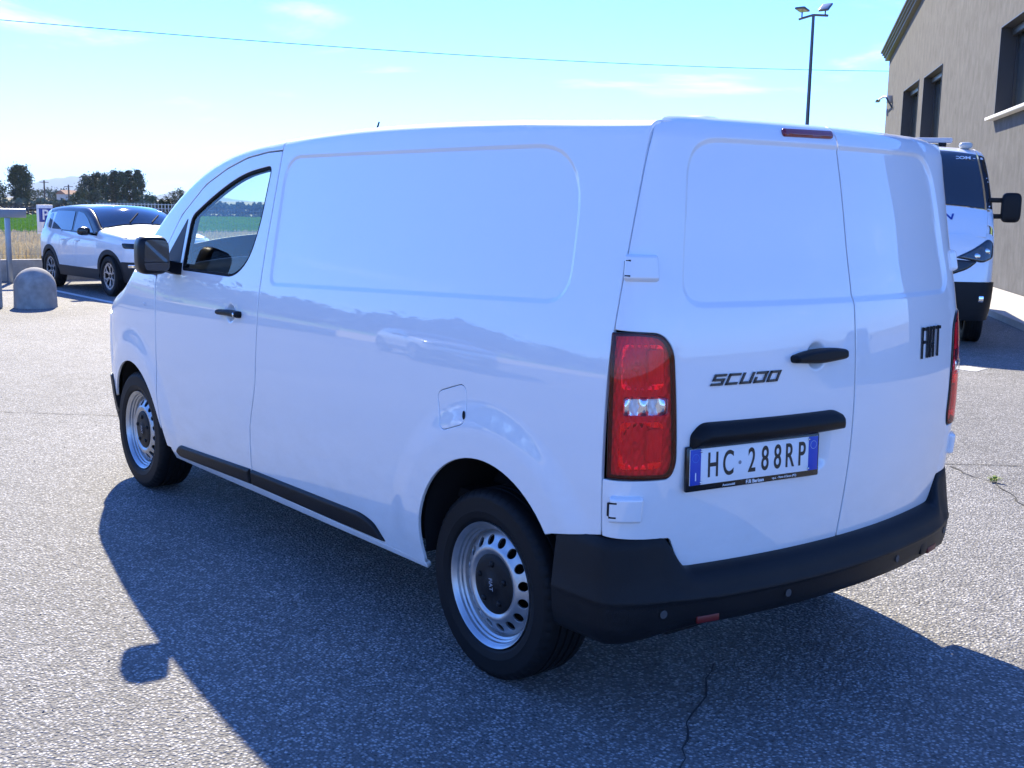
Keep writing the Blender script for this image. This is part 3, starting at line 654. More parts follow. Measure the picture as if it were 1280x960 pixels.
    pf = box('plate_holder', fr @ Vector((0, -.006, .004)), (.542, .140, .014), GLOSSB, T, .006, rot)
    box('plate_face', fr @ Vector((0, .000, .0125)), (.520, .110, .004), WHITEP, pf, .001, rot)
    for sx_ in (-1, 1): box('blue_band', fr @ Vector((sx_*.2395, 0, .0135)), (.040, .109, .004), BLUEP, pf, .0005, rot)
    def ptx(nm, s, size, x, y, m, sx=1., b=0., dz=.0151): 
        f2 = fr.copy(); f2.translation = fr @ Vector((x, y, dz)); return text_mesh(nm, s, size, m, pf, f2, sx=sx, depth=.0005, bold=b)
    for ch, x in zip('HC288RP', (-.172, -.112, -.018, .036, .088, .138, .190)):
        ptx('plate_character', ch, .108, x, -.001, BLACKP, .60, .0012)
    ptx('plate_country_letter', 'I', .036, -.2395, -.030, WHITEP, 1., dz=.016)
    emb = quads_obj('plate_emblem', [[(.006*math.cos(2*PI*i/14), .006*math.sin(2*PI*i/14)) for i in range(14)]], Matrix.Translation(nP*.0152) @ Matrix.Translation(fr.to_3x3() @ Vector((-.066, 0, 0))) @ fr, .0004, mat('emblem_grey', (.25, .26, .28), .5), pf)
    for x, c_ in ((-.2395, (.05, .16, .55)), (.2395, (.30, .38, .60))):
        qs = []
        for i in range(24):
            a, b = 2*PI*i/24, 2*PI*(i+1)/24; qs.append([(x+.0135*math.cos(a), .028+.0135*math.sin(a)), (x+.0135*math.cos(b), .028+.0135*math.sin(b)), (x+.0118*math.cos(b), .028+.0118*math.sin(b)), (x+.0118*math.cos(a), .028+.0118*math.sin(a))])
        f2 = fr.copy(); f2.translation = fr @ Vector((0, 0, .0156)); quads_obj('plate_ring', qs, f2, .0006, mat('ring%.2f' % c_[0], c_, .4), pf)
    ptx('holder_lettering', 'F.lli Barisan', .0155, 0, -.0655, WHITEP, 1.05, .0004, .0112)
    ptx('holder_lettering', 'Automobili', .010, -.105, -.0660, WHITEP, 1.1, .0001, .0112)
    ptx('holder_lettering', 's.p.a. - Piove di Sacco (PD)', .010, .122, -.0650, WHITEP, .95, .0001, .0112)
    for sx_ in (-.236, .236):
        for sy_ in (-.047, .047): sphere_sq('plate_screw', fr @ Vector((sx_*.93, sy_, .0155)), (.004, .004, .004), CHROME, pf, e=1, nu=10, nv=6)
    # --- model lettering and maker badge
    def rfr(q, s, off=.001):
        P_ = Vector([float(v) for v in flat(q, s)]); a_ = (Vector([float(v) for v in flat(q-.02, s)])-P_); b_ = (Vector([float(v) for v in flat(q, s+.02)])-P_)
        f_ = frame_at(P_, a_, b_); f_.translation = P_+(f_.to_3x3() @ Vector((0, 0, off))); return f_
    lw, lh, th = .044, .027, .0078
    glyph = {'S': [(0, lh, lw, lh), (th/2, lh, th/2, lh/2), (0, lh/2, lw, lh/2), (lw-th/2, lh/2, lw-th/2, 0), (0, 0, lw, 0)],
             'C': [(0, lh, lw, lh), (th/2, lh+th/2, th/2, -th/2), (0, 0, lw, 0)],
             'U': [(th/2, lh+th/2, th/2, -th/2), (0, 0, lw, 0), (lw-th/2, lh+th/2, lw-th/2, -th/2)],
             'D': [(th/2, lh*.55, th/2, -th/2), (0, lh, lw, lh), (lw-th/2, lh+th/2, lw-th/2, -th/2), (0, 0, lw, 0)],
             'O': [(th/2, lh+th/2, th/2, -th/2), (0, lh, lw, lh), (lw-th/2, lh+th/2, lw-th/2, -th/2), (0, 0, lw, 0)]}
    BADGE = mat('badge_dark', (.055, .058, .065), .25, metal=.5)
    for i, ch in enumerate('SCUDO'):
        q_ = .636-i*.0535; fr3 = rfr(q_, 1.119, .0015); quads_obj('model_letter', strokes(glyph[ch], th, .55), fr3, .004, BADGE, RDO)
    fb = rfr(-.437, 1.127, .0015); w_, h_ = .150, .112; b_ = .015
    RD2 = [c for c in T.children if c.name.startswith('rear_door')][1]
    seg = {'F': [(.006, 0, .013, h_), (.010, h_-b_/2, .040, h_-b_/2), (.008, h_*.52, .034, h_*.52)], 'I': [(.050, 0, .057, h_)], 'A': [(.074, 0, .083, h_), (.103, 0, .108, h_), (.080, h_-b_/2, .111, h_-b_/2), (.078, h_*.36, .103, h_*.36)], 'T': [(.141, 0, .147, h_), (.126, h_-b_/2, .168, h_-b_/2)]}
    for ch in 'FIAT': quads_obj('badge_letter', strokes(seg[ch], .0115), fb, .004, GLOSSB, RD2)
    # --- mirrors
    MIRP = mat('mirror_plastic', (.008, .008, .010), .38, spec=.3)
    for sg in (1, -1):
        mr = empty('door_mirror', (0, 0, 0), 0, T)
        rot = Matrix.Rotation(R(-8)*sg, 3, 'Z')
        sphere_sq('mirror_housing', (2.575, 1.062*sg, 1.362), (.070, .078, .096), MIRP, mr, e=.50, rot=rot, nu=32, nv=20)
        fr = frame_at(Vector((2.5035, 1.063*sg, 1.362)), rot @ Vector((0, -1, 0)), (0, 0, 1))
        gp = rounded([(-.062, -.072, .03), (.062, -.078, .03), (.060, .074, .03), (-.056, .080, .03)], 5)
        quads_obj('mirror_glass', [gp], fr, .006, mat('mirror_silver', (.07, .08, .10), .02, metal=1), mr)
        gp = [(-.060, -.034), (.060, -.034), (.060, -.030), (-.060, -.030)]
        quads_obj('mirror_divider', [gp], fr, .0075, PLAST, mr)
        loft('mirror_arm', [[(x+dx_, y*sg, z+dz_) for dx_, dz_ in ((-.055, -.03), (.05, -.03), (.05, .035), (-.05, .030))] for x, y, z in ((2.60, .885, 1.290), (2.595, .94, 1.293), (2.58, .985, 1.305), (2.57, 1.02, 1.325))], PLAST, mr)
    panel('roof_lining', topp(-.57, 2.38, 1.0), lambda x, t: tuple(np.array(c_)-d_ for c_, d_ in zip(sh.top(x, t), (0, 0, .025))), TRIMG, T, (0, 0, -1), h=.2, lip=0)
    # --- cab interior, underbody and added light blockers
    box('front_light_block', (3.80, 0, .58), (.40, 1.30, .52), INNER, T, .05)  # unseen box added behind the bumper, stops sunlight leaking into the van's shadow
    for sy in (.80, -.80): box('wheel_light_block', (-.475, sy, .45), (.03, .22, .26), INNER, T, .005)  # unseen slabs added behind the rear wheels to close a lit notch in the shadow
    box('rear_light_block', (-.56, 0, 1.865), (.06, 1.36, .07), INNER, T, .01)  # unseen bar added under the roof edge, blocks a sun leak in the shadow
    box('underbody', (1.55, 0, .42), (4.3, 1.25, .30), INNER, T, .03)
    box('load_floor', (.5, 0, .58), (2.25, 1.55, .04), INNER, T, .005)
    box('bulkhead', (1.60, 0, 1.13), (.03, 1.60, 1.35), TRIMG, T, .01)
    box('cab_floor', (2.55, 0, .50), (1.9, 1.6, .05), INNER, T, .01)
    loft('dashboard', [[(x, y, z) for x, z in ((2.75, .60), (2.72, .98), (2.78, 1.12), (3.0, 1.16), (3.25, 1.14), (3.28, .60))] for y in (-.80, -.4, 0, .4, .80)], TRIMG, T)
    for sy in (.46, -.46):
        se = empty('cab_seat', (2.05, sy, .55), 0, T); rb = Matrix.Rotation(R(-14), 3, 'Y')
        sphere_sq('seat_cushion', (.06, 0, .26), (.27, .25, .10), SEATM, se, e=.5)
        sphere_sq('seat_back', (-.24, 0, .58), (.085, .24, .36), SEATM, se, e=.5, rot=rb)
        sphere_sq('head_restraint', (-.33, 0, 1.00), (.055, .14, .10), SEATM, se, e=.55, rot=rb)
    st = empty('steering_wheel', (2.60, .46, 1.10), 0, T); st.rotation_euler = (0, R(-28), 0)
    tube('wheel_rim', [(0, .185*math.cos(2*PI*i/32), .185*math.sin(2*PI*i/32)) for i in range(33)], .014, PLAST, st, 8)
    box('wheel_spoke', (.01, 0, -.02), (.03, .34, .06), PLAST, st, .01); tube('steering_column', [(.0, 0, 0), (.25, 0, -.02)], .04, PLAST, st, 10)
    return T
van = build_van()
# ------------------------------------------------------------------ compact sport utility car
def build_car(name, label, paint, roofm, loc, rz, plate=None, group=None):
    T = thing(name, label, 'car', loc, rz, group)
    sh = Shell(([.2, .32, .45, .6, .75, .88, .98, 1.08, 1.25, 1.42, 1.55], [.80, .845, .872, .886, .890, .882, .862, .828, .770, .705, .655]),
               ([-.75, -.45, 0, .8, 1.8, 2.4, 2.8, 3.05, 3.25], [-.10, -.045, -.012, 0, 0, -.012, -.05, -.10, -.17]),
               ([-.7, -.5, -.2, .3, .9, 1.25, 1.55, 1.8, 2.0, 2.12, 2.3, 2.6, 2.95, 3.2], [1.34, 1.42, 1.465, 1.49, 1.488, 1.465, 1.385, 1.275, 1.165, 1.105, 1.075, 1.05, 1.00, .93]),
               ([-.7, 1.5, 2.1, 2.6, 3.2], [.075, .07, .06, .08, .09]), ([-.7, 0, 1.2, 1.8, 2.2, 2.6, 3.2], [.03, .04, .045, .10, .07, .04, .04]))
    rear = sh.cap(([.2, .4, .6, .8, .95, 1.1, 1.25, 1.4, 1.5], [-.69, -.73, -.76, -.77, -.755, -.72, -.65, -.56, -.48]), -.46, 1.36, .20, .10, 1)
    front = sh.cap(([.15, .3, .45, .6, .75, .88, 1.0], [3.24, 3.31, 3.345, 3.36, 3.355, 3.33, 3.25]), 2.93, .92, .26, .16, -1, rz=.09, rx=.14)
    side = sh.side; ra, fa, ar = (0, .345), (2.56, .345), .385
    CLAD = MATS.get('cladding') or mat('cladding', (.018, .018, .020), .6)
    for sg in (1, -1):
        g = .006; b0 = .44
        def tp(x): return float(sh.H(x)+sh.Lc(x)*.95)
        q = [(-.455, .40)]+arc(*ra, ar, 172, 60, 14)+[(.36, b0+.10), (.50, .75), (.52, .98), (.50, 1.06)]+[(x, float(sh.H(x)-.10)) for x in np.linspace(.1, -.45, 6)]+[(-.455, .9)]
        panel('rear_quarter', q, side, paint, T, (0, 1, 0), h=.05, sgn=sg)
        d = [(.51-.14+g, b0+.10), (.40, b0), (1.16, b0), (1.16, 1.03), (.53+g, 1.05), (.53+g, .98), (.51+g, .75)]
        d1 = panel('rear_door', d, side, paint, T, (0, 1, 0), h=.05, sgn=sg)
        d = [(1.17, b0), (2.12, b0), (2.14, .60), (2.10, .80), (2.10, 1.00), (1.17, 1.03)]
        d2 = panel('front_door', d, side, paint, T, (0, 1, 0), h=.05, sgn=sg)
        f = [(2.135, b0)]+arc(*fa, ar, 165, 12, 20)+[(2.94, .50), (2.94, .97)]+[(x, float(sh.H(x)+sh.Lc(x)*.92)) for x in np.linspace(2.93, 2.13, 10)]+[(2.11, 1.0), (2.11, .80), (2.15, .60)]
        panel('fender', f, side, paint, T, (0, 1, 0), h=.05, sgn=sg)
        up = [(-.455, 1.04)]+[(x, z) for x, z in ((.3, 1.045), (1.2, 1.03), (2.09, 1.03))]+[(x, tp(x)) for x in np.linspace(2.08, -.455, 24)]
        cab = panel('pillar_frame', up, side, roofm, T, (0, 1, 0), h=.05, off=-.004, sgn=sg)
        for w in ([(-.20, 1.10), (-.02, 1.075), (-.10, 1.36), (-.24, 1.35)], [(.02, 1.075), (.98, 1.065), (.90, 1.40), (.04, 1.40)], [(1.07, 1.062), (1.93, 1.05), (1.55, 1.27), (1.30, 1.37), (1.02, 1.40)]):
            panel('side_window', rounded([(*p, .04) for p in w], 4), side, CARGLASS, cab, (0, 1, 0), h=.05, off=.003, lip=.004, rr=.002, sgn=sg)
        cp = [(-.455, 1.045), (-.455, 1.40), (-.30, 1.42), (-.26, 1.10), (-.22, 1.045)]
        panel('rear_pillar', cp, side, paint, T, (0, 1, 0), h=.04, off=.001, sgn=sg)
        sl_ = [(.37, .26), (2.19, .26), (2.17, .432), (.39, .432)]
        panel('sill_cladding', sl_, side, CLAD, T, (0, 1, 0), h=.05, off=.010, sgn=sg)
        for c in (ra, fa):
            ringp = arc(*c, ar+.055, 175 if c is ra else 178, 5, 24)+arc(*c, ar-.02, 5, 175 if c is ra else 178, 24)
            panel('arch_cladding', ringp, side, CLAD, T, (0, 1, 0), h=.04, off=.010, lip=.03, sgn=sg)
            rg = [[(x, yy*sg, z) for yy in (.87, .75, .55)]+[(c[0], .54*sg, c[1])] for x, z in arc(*c, ar+.0, -8, 188, 20)]
            loft('wheel_arch_liner', rg, INNER, T, closed=False)
        wheel(T, 0, .775*sg, .34, sg, .34, .235, .205, 'alloy'); wheel(T, 2.56, .775*sg, .34, sg, .34, .235, .205, 'alloy')
        mr = sphere_sq('door_mirror', (1.87, .985*sg, 1.075), (.065, .105, .070), GLOSSB, T, e=.6)
        box('mirror_stalk', (1.86, .88*sg, 1.04), (.05, .10, .03), GLOSSB, mr, .008)
        for dd, x0 in ((d1, .62), (d2, 1.26)):
            yy = float(side(x0+.06, .90)[1]); box('door_handle', (x0+.06, (yy+.010)*sg, .90), (.17, .024, .028), paint, dd, .008)
        panel('headlamp', rounded([(.46, .82, .02), (.88, .82, .04), (.92, .91, .04), (.50, .90, .02)], 4), front, GLOSSB, T, (1, 0, 0), h=.03, pil=(.012, .02), sgn=sg)
        panel('fog_lamp', rounded([(.66, .50, .02), (.80, .50, .02), (.80, .56, .02), (.66, .56, .02)], 4), front, CHROME, T, (1, 0, 0), h=.03, off=.012, pil=(.008, .015), sgn=sg)
        panel('tail_lamp', rounded([(.50, .84, .03), (.84, .84, .04), (.80, .96, .04), (.55, .95, .03)], 4), rear, STOPL, T, (-1, 0, 0), h=.03, pil=(.012, .02), sgn=sg)
    def topp(x0, x1, tm=.985, n=12): return [(x, tm) for x in np.linspace(x0, x1, n)]+[(x, -tm) for x in np.linspace(x1, x0, n)]
    panel('roof', topp(-.44, 1.20), sh.top, roofm, T, (0, 0, 1), h=.12)
    panel('windscreen', topp(1.21, 2.06, .98), sh.top, CARGLASS, T, (0, 0, 1), h=.07)
    panel('bonnet', topp(2.10, 3.01, 1.0), sh.top, paint, T, (0, 0, 1), h=.08)
    for wx in (.25, -.30):
        p0 = [float(v) for v in sh.top(2.04, wx)]; p1 = [float(v) for v in sh.top(1.80, wx+.35)]; tube('wiper', [(p0[0], p0[1], p0[2]+.015), (p1[0], p1[1], p1[2]+.015)], .010, INNER, T, 6)
    fl_ = lambda s: front.qlim(s, 2.945)
    def capp(cp, lim, z0, z1, n=16): return [(q, z0) for q in np.linspace(-lim(z0), lim(z0), n)]+[(lim(z), z) for z in np.linspace(z0, z1, 7)[1:-1]]+[(q, z1) for q in np.linspace(lim(z1), -lim(z1), n)]+[(-lim(z), z) for z in np.linspace(z1, z0, 7)[1:-1]]
    fp = panel('front_panel', capp(front, fl_, .60, .995), front, paint, T, (1, 0, 0), h=.05)
    panel('grille', rounded([(-.46, .80, .03), (.46, .80, .03), (.46, .90, .03), (-.46, .90, .03)], 4), front, GLOSSB, fp, (1, 0, 0), h=.03, pil=(.010, .02))
    panel('front_bumper', capp(front, fl_, .26, .59), front, CLAD, T, (1, 0, 0), h=.05, off=.010)
    P_ = [float(v) for v in front(0, .50)]; pl = box('front_plate', (P_[0]+.02, 0, .50), (.012, .52, .11), WHITEP, T, .002)
    rl_ = lambda s: rear.qlim(s, -.465)
    panel('tailgate', capp(rear, rl_, .55, 1.06), rear, paint, T, (-1, 0, 0), h=.05)
    panel('rear_window', capp(rear, lambda s: rl_(s)-.06, 1.07, 1.36), rear, CARGLASS, T, (-1, 0, 0), h=.05)
    panel('rear_bumper', capp(rear, rl_, .28, .54), rear, CLAD, T, (-1, 0, 0), h=.05, off=.010)
    box('underbody', (1.28, 0, .40), (3.4, 1.15, .26), INNER, T, .05)
    box('cabin_block', (.75, 0, .80), (2.2, 1.35, .45), INNER, T, .08)
    return T

# ------------------------------------------------------------------ recovery truck beside the building
def build_truck(loc, rz):
    T = thing('flatbed_truck', 'white cab-forward truck with big black mirror parked along the grey building', 'truck', loc, rz)
    sh = Shell(([.25, .45, .7, .95, 1.2, 1.5, 1.8, 2.1, 2.4, 2.65], [.90, .95, .975, .98, .975, .955, .925, .885, .838, .80]),
               ([-1.5, -.5, .2, .5, .75, .95, 1.1], [0, 0, -.004, -.02, -.05, -.10, -.16]),
               ([-1.5, -.7, -.3, -.08, .12, .32, .50, .62, .78, .95], [2.50, 2.51, 2.48, 2.40, 2.20, 1.92, 1.70, 1.60, 1.40, 1.15]),
               ([-1.5, .0, .5, 1.0], [.10, .08, .07, .10]), ([-1.5, -.3, .2, .6, 1.0], [.05, .05, .08, .06, .03]))
    front = sh.cap(([.2, .35, .55, .75, .95, 1.15, 1.3, 1.45], [.98, 1.03, 1.06, 1.06, 1.04, 1.0, .95, .86]), .70, 1.34, .22, .13, -1, rz=.10, rx=.14)
    side = sh.side; fa, ar = (0, .39), .46
    for sg in (1, -1):
        pp = [(-1.45, .55), (-.60, .55)]+arc(*fa, ar, 160, 15, 20)+[(.66, .50), (.69, .9)]+[(x, float(sh.H(x)+sh.Lc(x)*.92)) for x in (.69, .64, .58, .52)]+[(.49, 1.69)]+[(.42, 1.62), (-1.45, 1.62)]
        lo = panel('cab_side', pp, side, PAINT, T, (0, 1, 0), h=.06, sgn=sg)
        up = [(-1.45, 1.63), (.40, 1.63), (.49, 1.70)]+[(x, float(sh.H(x)+sh.Lc(x)*.95)) for x in np.linspace(.48, -1.45, 20)]
        cb_ = panel('cab_pillar', up, side, PAINT, T, (0, 1, 0), h=.06, sgn=sg)
        panel('windscreen_pillar', [(x, float(sh.H(x)+sh.Lc(x)*.97)) for x in np.linspace(.48, -.08, 12)]+[(x, float(sh.H(x)-sh.Lc(x)*.2)) for x in np.linspace(-.08, .46, 12)], side, GLOSSB, cb_, (0, 1, 0), h=.05, off=.003, lip=.005, sgn=sg)
        panel('side_window', rounded([(-.95, 1.70, .05), (.30, 1.68, .05), (.22, 1.82, .05), (-.10, 2.20, .06), (-.95, 2.25, .05)], 4), side, CARGLASS, cb_, (0, 1, 0), h=.06, off=.003, lip=.004, sgn=sg)
        rg = [[(x, yy*sg, z) for yy in (.93, .8, .55)]+[(fa[0], .54*sg, fa[1])] for x, z in arc(*fa, ar, -8, 188, 20)]; loft('wheel_arch_liner', rg, INNER, T, closed=False)
        for xw in (0, -3.3): wheel(T, xw, .82*sg, .36, sg, .36, .21, .225, 'alloy')
        mr = sphere_sq('door_mirror', (.42, 1.13*sg, 1.74), (.075, .115, .185), PLAST, T, e=.45)
        for z in (1.68, 1.88): box('mirror_arm', (.38, .99*sg, z-.05), (.06, .24, .06), PLAST, mr, .01)
        # head lamp: dark lens reaching up the corner
        hl = panel('headlamp', rounded([(.46, 1.12, .03), (.80, 1.06, .05), (.95, 1.12, .04), (.96, 1.30, .05), (.86, 1.36, .06), (.66, 1.22, .06)], 5), front, CARGLASS, T, (1, 0, 0), h=.03, pil=(.02, .03), sgn=sg)
        for q_, s_ in ((.72, 1.14), (.84, 1.20)):
            P_ = [float(v) for v in front(q_, s_)]; sphere_sq('lamp_reflector', (P_[0]+.012, P_[1]*sg, P_[2]), (.02, .045, .04), CHROME, hl, e=1, nu=14, nv=8)
        box('fog_lamp', (float(front(.78, .62)[0])+.018, .78*sg, .62), (.02, .10, .08), CHROME, T, .008)
    def topp(x0, x1, tm=.985, n=12): return [(x, tm) for x in np.linspace(x0, x1, n)]+[(x, -tm) for x in np.linspace(x1, x0, n)]
    roof = panel('cab_roof', topp(-1.45, -.10), sh.top, PAINT, T, (0, 0, 1), h=.12)
    ws = panel('windscreen', topp(-.09, .48, .97), sh.top, CARGLASS, T, (0, 0, 1), h=.06)
    panel('bonnet', topp(.50, .80, 1.0), sh.top, PAINT, T, (0, 0, 1), h=.06)
    fl_ = lambda s: front.qlim(s, .705)
    def capp(lim, z0, z1, n=18): return [(q, z0) for q in np.linspace(-lim(z0), lim(z0), n)]+[(lim(z), z) for z in np.linspace(z0, z1, 7)[1:-1]]+[(q, z1) for q in np.linspace(lim(z1), -lim(z1), n)]+[(-lim(z), z) for z in np.linspace(z1, z0, 7)[1:-1]]
    fp = panel('front_panel', capp(fl_, .83, 1.42), front, PAINT, T, (1, 0, 0), h=.05)
    panel('grille', rounded([(-.62, .98, .06), (-.40, .90, .06), (.40, .90, .06), (.62, .98, .06), (.74, 1.08, .05), (.46, 1.10, .06), (-.46, 1.10, .06), (-.74, 1.08, .05)], 5), front, GLOSSB, fp, (1, 0, 0), h=.03, pil=(.012, .03))
    panel('front_bumper', capp(fl_, .36, .82), front, PLAST, T, (1, 0, 0), h=.06, off=.025, lip=.04)
    BL = mat('lettering_blue', (.012, .05, .28), .4)
    P_ = Vector([float(v) for v in front(0, 1.335)])
    for ch, y in zip('BARISAN', (-.36, -.24, -.12, 0, .12, .24, .36)):
        A_ = Vector([float(v) for v in sh.top(.60, y/.80)]); B_ = Vector([float(v) for v in sh.top(.70, y/.80)]); f_ = frame_at(A_+Vector((.01, 0, .006)), (0, 1, 0), A_-B_); f_.translation = (A_+B_)/2+(f_.to_3x3() @ Vector((0, 0, .004)))
        text_mesh('bonnet_letter', ch, .13, BL, T, f_, sx=1.15, shear=.2, depth=.001, bold=.004)
    A_ = Vector([float(v) for v in sh.top(-.02, .75)]); B_ = Vector([float(v) for v in sh.top(.03, .75)]); f_ = frame_at(A_, (0, 1, -.03), A_-B_); f_.translation = (A_+B_)/2+(f_.to_3x3() @ Vector((0, 0, .006)))
    text_mesh('windscreen_letter', '.COM -', .075, WHITEP, T, f_, sx=1.2, depth=.001, bold=.002)
    zr = float(sh.top(-.45, 0)[2])
    lb = box('beacon_bar', (-.60, 0, zr+.075), (.22, .95, .07), mat('beacon_grey', (.45, .46, .48), .3), T, .02)
    for y in (-.35, .35): box('beacon_foot', (-.55, y, zr+.03), (.10, .10, .08), PLAST, lb, .01)
    for y in (-.62, .62): sphere_sq('marker_lamp', (-.30, y, zr-.005), (.08, .085, .045), mat('lamp_lens_pale', (.5, .5, .46), .2), T, e=.7, nu=16, nv=10)
    box('cab_back', (-1.44, 0, 1.5), (.03, 1.66, 1.8), PAINT, T, .01)
    box('cab_floor', (-.35, 0, .62), (2.0, 1.2, .35), INNER, T, .05)
    box('bonnet_block', (.49, 0, 1.19), (.42, 1.78, .72), PAINT, T, .08)
    box('dashboard', (.22, 0, 1.45), (.45, 1.6, .35), INNER, T, .08)
    for y in (-.42, .42): box('chassis_rail', (-2.9, y, .62), (3.2, .10, .20), INNER, T, .01)
    dk = box('deck', (-3.45, 0, .98), (3.9, 2.10, .10), mat('deck_steel', (.28, .29, .30), .45, metal=.6), T, .01)
    for y in (-1.04, 1.04): box('deck_side', (-3.45, y, 1.10), (3.9, .04, .16), mat('deck_side_grey', (.35, .36, .38), .5), dk, .01)
    for k in range(4): box('headboard_post', (-1.55, -.9+.6*k, 1.45), (.06, .06, .9), PLAST, dk, .008)
    return T
# ------------------------------------------------------------------ ground
def asphalt_mat():
    m, n, l, b = nodes('asphalt'); b.inputs['Roughness'].default_value = .82; b.inputs['Specular IOR Level'].default_value = .35
    t = n.new('ShaderNodeTexCoord')
    def noise(sc, det=4, ro=.5):
        z = n.new('ShaderNodeTexNoise'); z.inputs['Scale'].default_value = sc; z.inputs['Detail'].default_value = det; z.inputs['Roughness'].default_value = ro; l.new(t.outputs['Object'], z.inputs['Vector']); return z
    vo = n.new('ShaderNodeTexVoronoi'); vo.inputs['Scale'].default_value = 88; vo.inputs['Randomness'].default_value = 1; l.new(t.outputs['Object'], vo.inputs['Vector'])
    bw = n.new('ShaderNodeRGBToBW'); l.new(vo.outputs['Color'], bw.inputs[0])
    r1 = n.new('ShaderNodeValToRGB'); l.new(bw.outputs[0], r1.inputs[0])
    e = r1.color_ramp.elements; e[0].position = .12; e[0].color = (.060, .059, .056, 1); e[1].position = .88; e[1].color = (.50, .49, .47, 1)
    x = r1.color_ramp.elements.new(.45); x.color = (.215, .211, .203, 1)
    # dark binder between stones
    r2 = n.new('ShaderNodeMapRange'); r2.inputs['From Min'].default_value = .30; r2.inputs['From Max'].default_value = .62; l.new(vo.outputs['Distance'], r2.inputs['Value'])
    mx_ = n.new('ShaderNodeMix'); mx_.data_type = 'RGBA'; l.new(r2.outputs[0], mx_.inputs['Factor']); l.new(r1.outputs[0], mx_.inputs['A']); mx_.inputs['B'].default_value = (.13, .126, .122, 1)
    # broad stains and patches
    z1 = noise(.35, 6, .6); r3 = n.new('ShaderNodeMapRange'); r3.inputs['From Min'].default_value = .3; r3.inputs['From Max'].default_value = .7; r3.inputs['To Min'].default_value = .84; r3.inputs['To Max'].default_value = 1.24; l.new(z1.outputs['Fac'], r3.inputs['Value'])
    z2 = noise(6, 5, .65); r4 = n.new('ShaderNodeMapRange'); r4.inputs['From Min'].default_value = .3; r4.inputs['From Max'].default_value = .7; r4.inputs['To Min'].default_value = .88; r4.inputs['To Max'].default_value = 1.16; l.new(z2.outputs['Fac'], r4.inputs['Value'])
    mu = n.new('ShaderNodeMath'); mu.operation = 'MULTIPLY'; l.new(r3.outputs[0], mu.inputs[0]); l.new(r4.outputs[0], mu.inputs[1])
    z5 = noise(1.1, 6, .7); r5 = n.new('ShaderNodeMapRange'); r5.inputs['From Min'].default_value = .60; r5.inputs['From Max'].default_value = .74; r5.inputs['To Min'].default_value = 1; r5.inputs['To Max'].default_value = .62; l.new(z5.outputs['Fac'], r5.inputs['Value'])
    mu2 = n.new('ShaderNodeMath'); mu2.operation = 'MULTIPLY'; l.new(mu.outputs[0], mu2.inputs[0]); l.new(r5.outputs[0], mu2.inputs[1]); mu = mu2
    cx_ = n.new('ShaderNodeVectorMath'); cx_.operation = 'SCALE'; l.new(mx_.outputs['Result'], cx_.inputs[0]); l.new(mu.outputs[0], cx_.inputs['Scale'])
    l.new(cx_.outputs[0], b.inputs['Base Color'])
    h1 = n.new('ShaderNodeMath'); h1.operation = 'MULTIPLY'; h1.inputs[1].default_value = -1.0; l.new(vo.outputs['Distance'], h1.inputs[0])
    z3 = noise(60, 3); h2 = n.new('ShaderNodeMath'); h2.operation = 'MULTIPLY_ADD'; h2.inputs[1].default_value = .9; l.new(z3.outputs['Fac'], h2.inputs[0]); l.new(h1.outputs[0], h2.inputs[2])
    bp = n.new('ShaderNodeBump'); bp.inputs['Strength'].default_value = 1.0; bp.inputs['Distance'].default_value = .007; l.new(h2.outputs[0], bp.inputs['Height']); l.new(bp.outputs[0], b.inputs['Normal'])
    return m
def ground_mat(name, c1, c2, sc, c3=None, bump=.4):
    m, n, l, b = nodes(name); b.inputs['Roughness'].default_value = .95; b.inputs['Specular IOR Level'].default_value = .15
    t = n.new('ShaderNodeTexCoord'); z = n.new('ShaderNodeTexNoise'); z.inputs['Scale'].default_value = sc; z.inputs['Detail'].default_value = 8; z.inputs['Roughness'].default_value = .65; l.new(t.outputs['Object'], z.inputs['Vector'])
    r = n.new('ShaderNodeValToRGB'); l.new(z.outputs['Fac'], r.inputs[0]); e = r.color_ramp.elements; e[0].position = .32; e[0].color = c1+(1,); e[1].position = .68; e[1].color = c2+(1,)
    l.new(r.outputs[0], b.inputs['Base Color'])
    bp = n.new('ShaderNodeBump'); bp.inputs['Strength'].default_value = bump; bp.inputs['Distance'].default_value = .05; l.new(z.outputs['Fac'], bp.inputs['Height']); l.new(bp.outputs[0], b.inputs['Normal'])
    return m
def sheet(name, pts, z, m): return tag(mesh(name, [(x, y, z) for x, y in pts], [tuple(range(len(pts)))], m), kind='structure')
def polar(az, d): return (CAM.x+d*math.cos(R(az)), CAM.y+d*math.sin(R(az)))
def sector(a0, a1, d0, d1, n=10): return [polar(a0+(a1-a0)*k/n, d1) for k in range(n+1)]+[polar(a1+(a0-a1)*k/n, d0) for k in range(n+1)]
sheet('terrain', [(-13500, -13500), (13500, -13500), (13500, 13500), (-13500, 13500)], -.012, ground_mat('dry_land', (.16, .145, .085), (.26, .23, .14), .08))
sheet('yard', [(-60, -70), (20.4, -70), (20.4, 70), (-60, 70)], 0, asphalt_mat())
sheet('wheat_field', sector(-75, 30, 23.9, 62)[::-1] if False else [(20.62, -90), (34, -90), (34, 90), (20.62, 90)], -.006, ground_mat('straw_soil', (.38, .30, .16), (.52, .43, .25), 2.2))
sheet('green_field', [(34.05, -150), (92, -150), (92, 110), (34.05, 110)], -.004, ground_mat('young_crop', (.11, .19, .018), (.19, .28, .03), .9))
sheet('far_field', [(92.1, -250), (240, -250), (240, 200), (92.1, 200)], -.003, ground_mat('mown_field', (.13, .12, .065), (.20, .17, .09), .25))

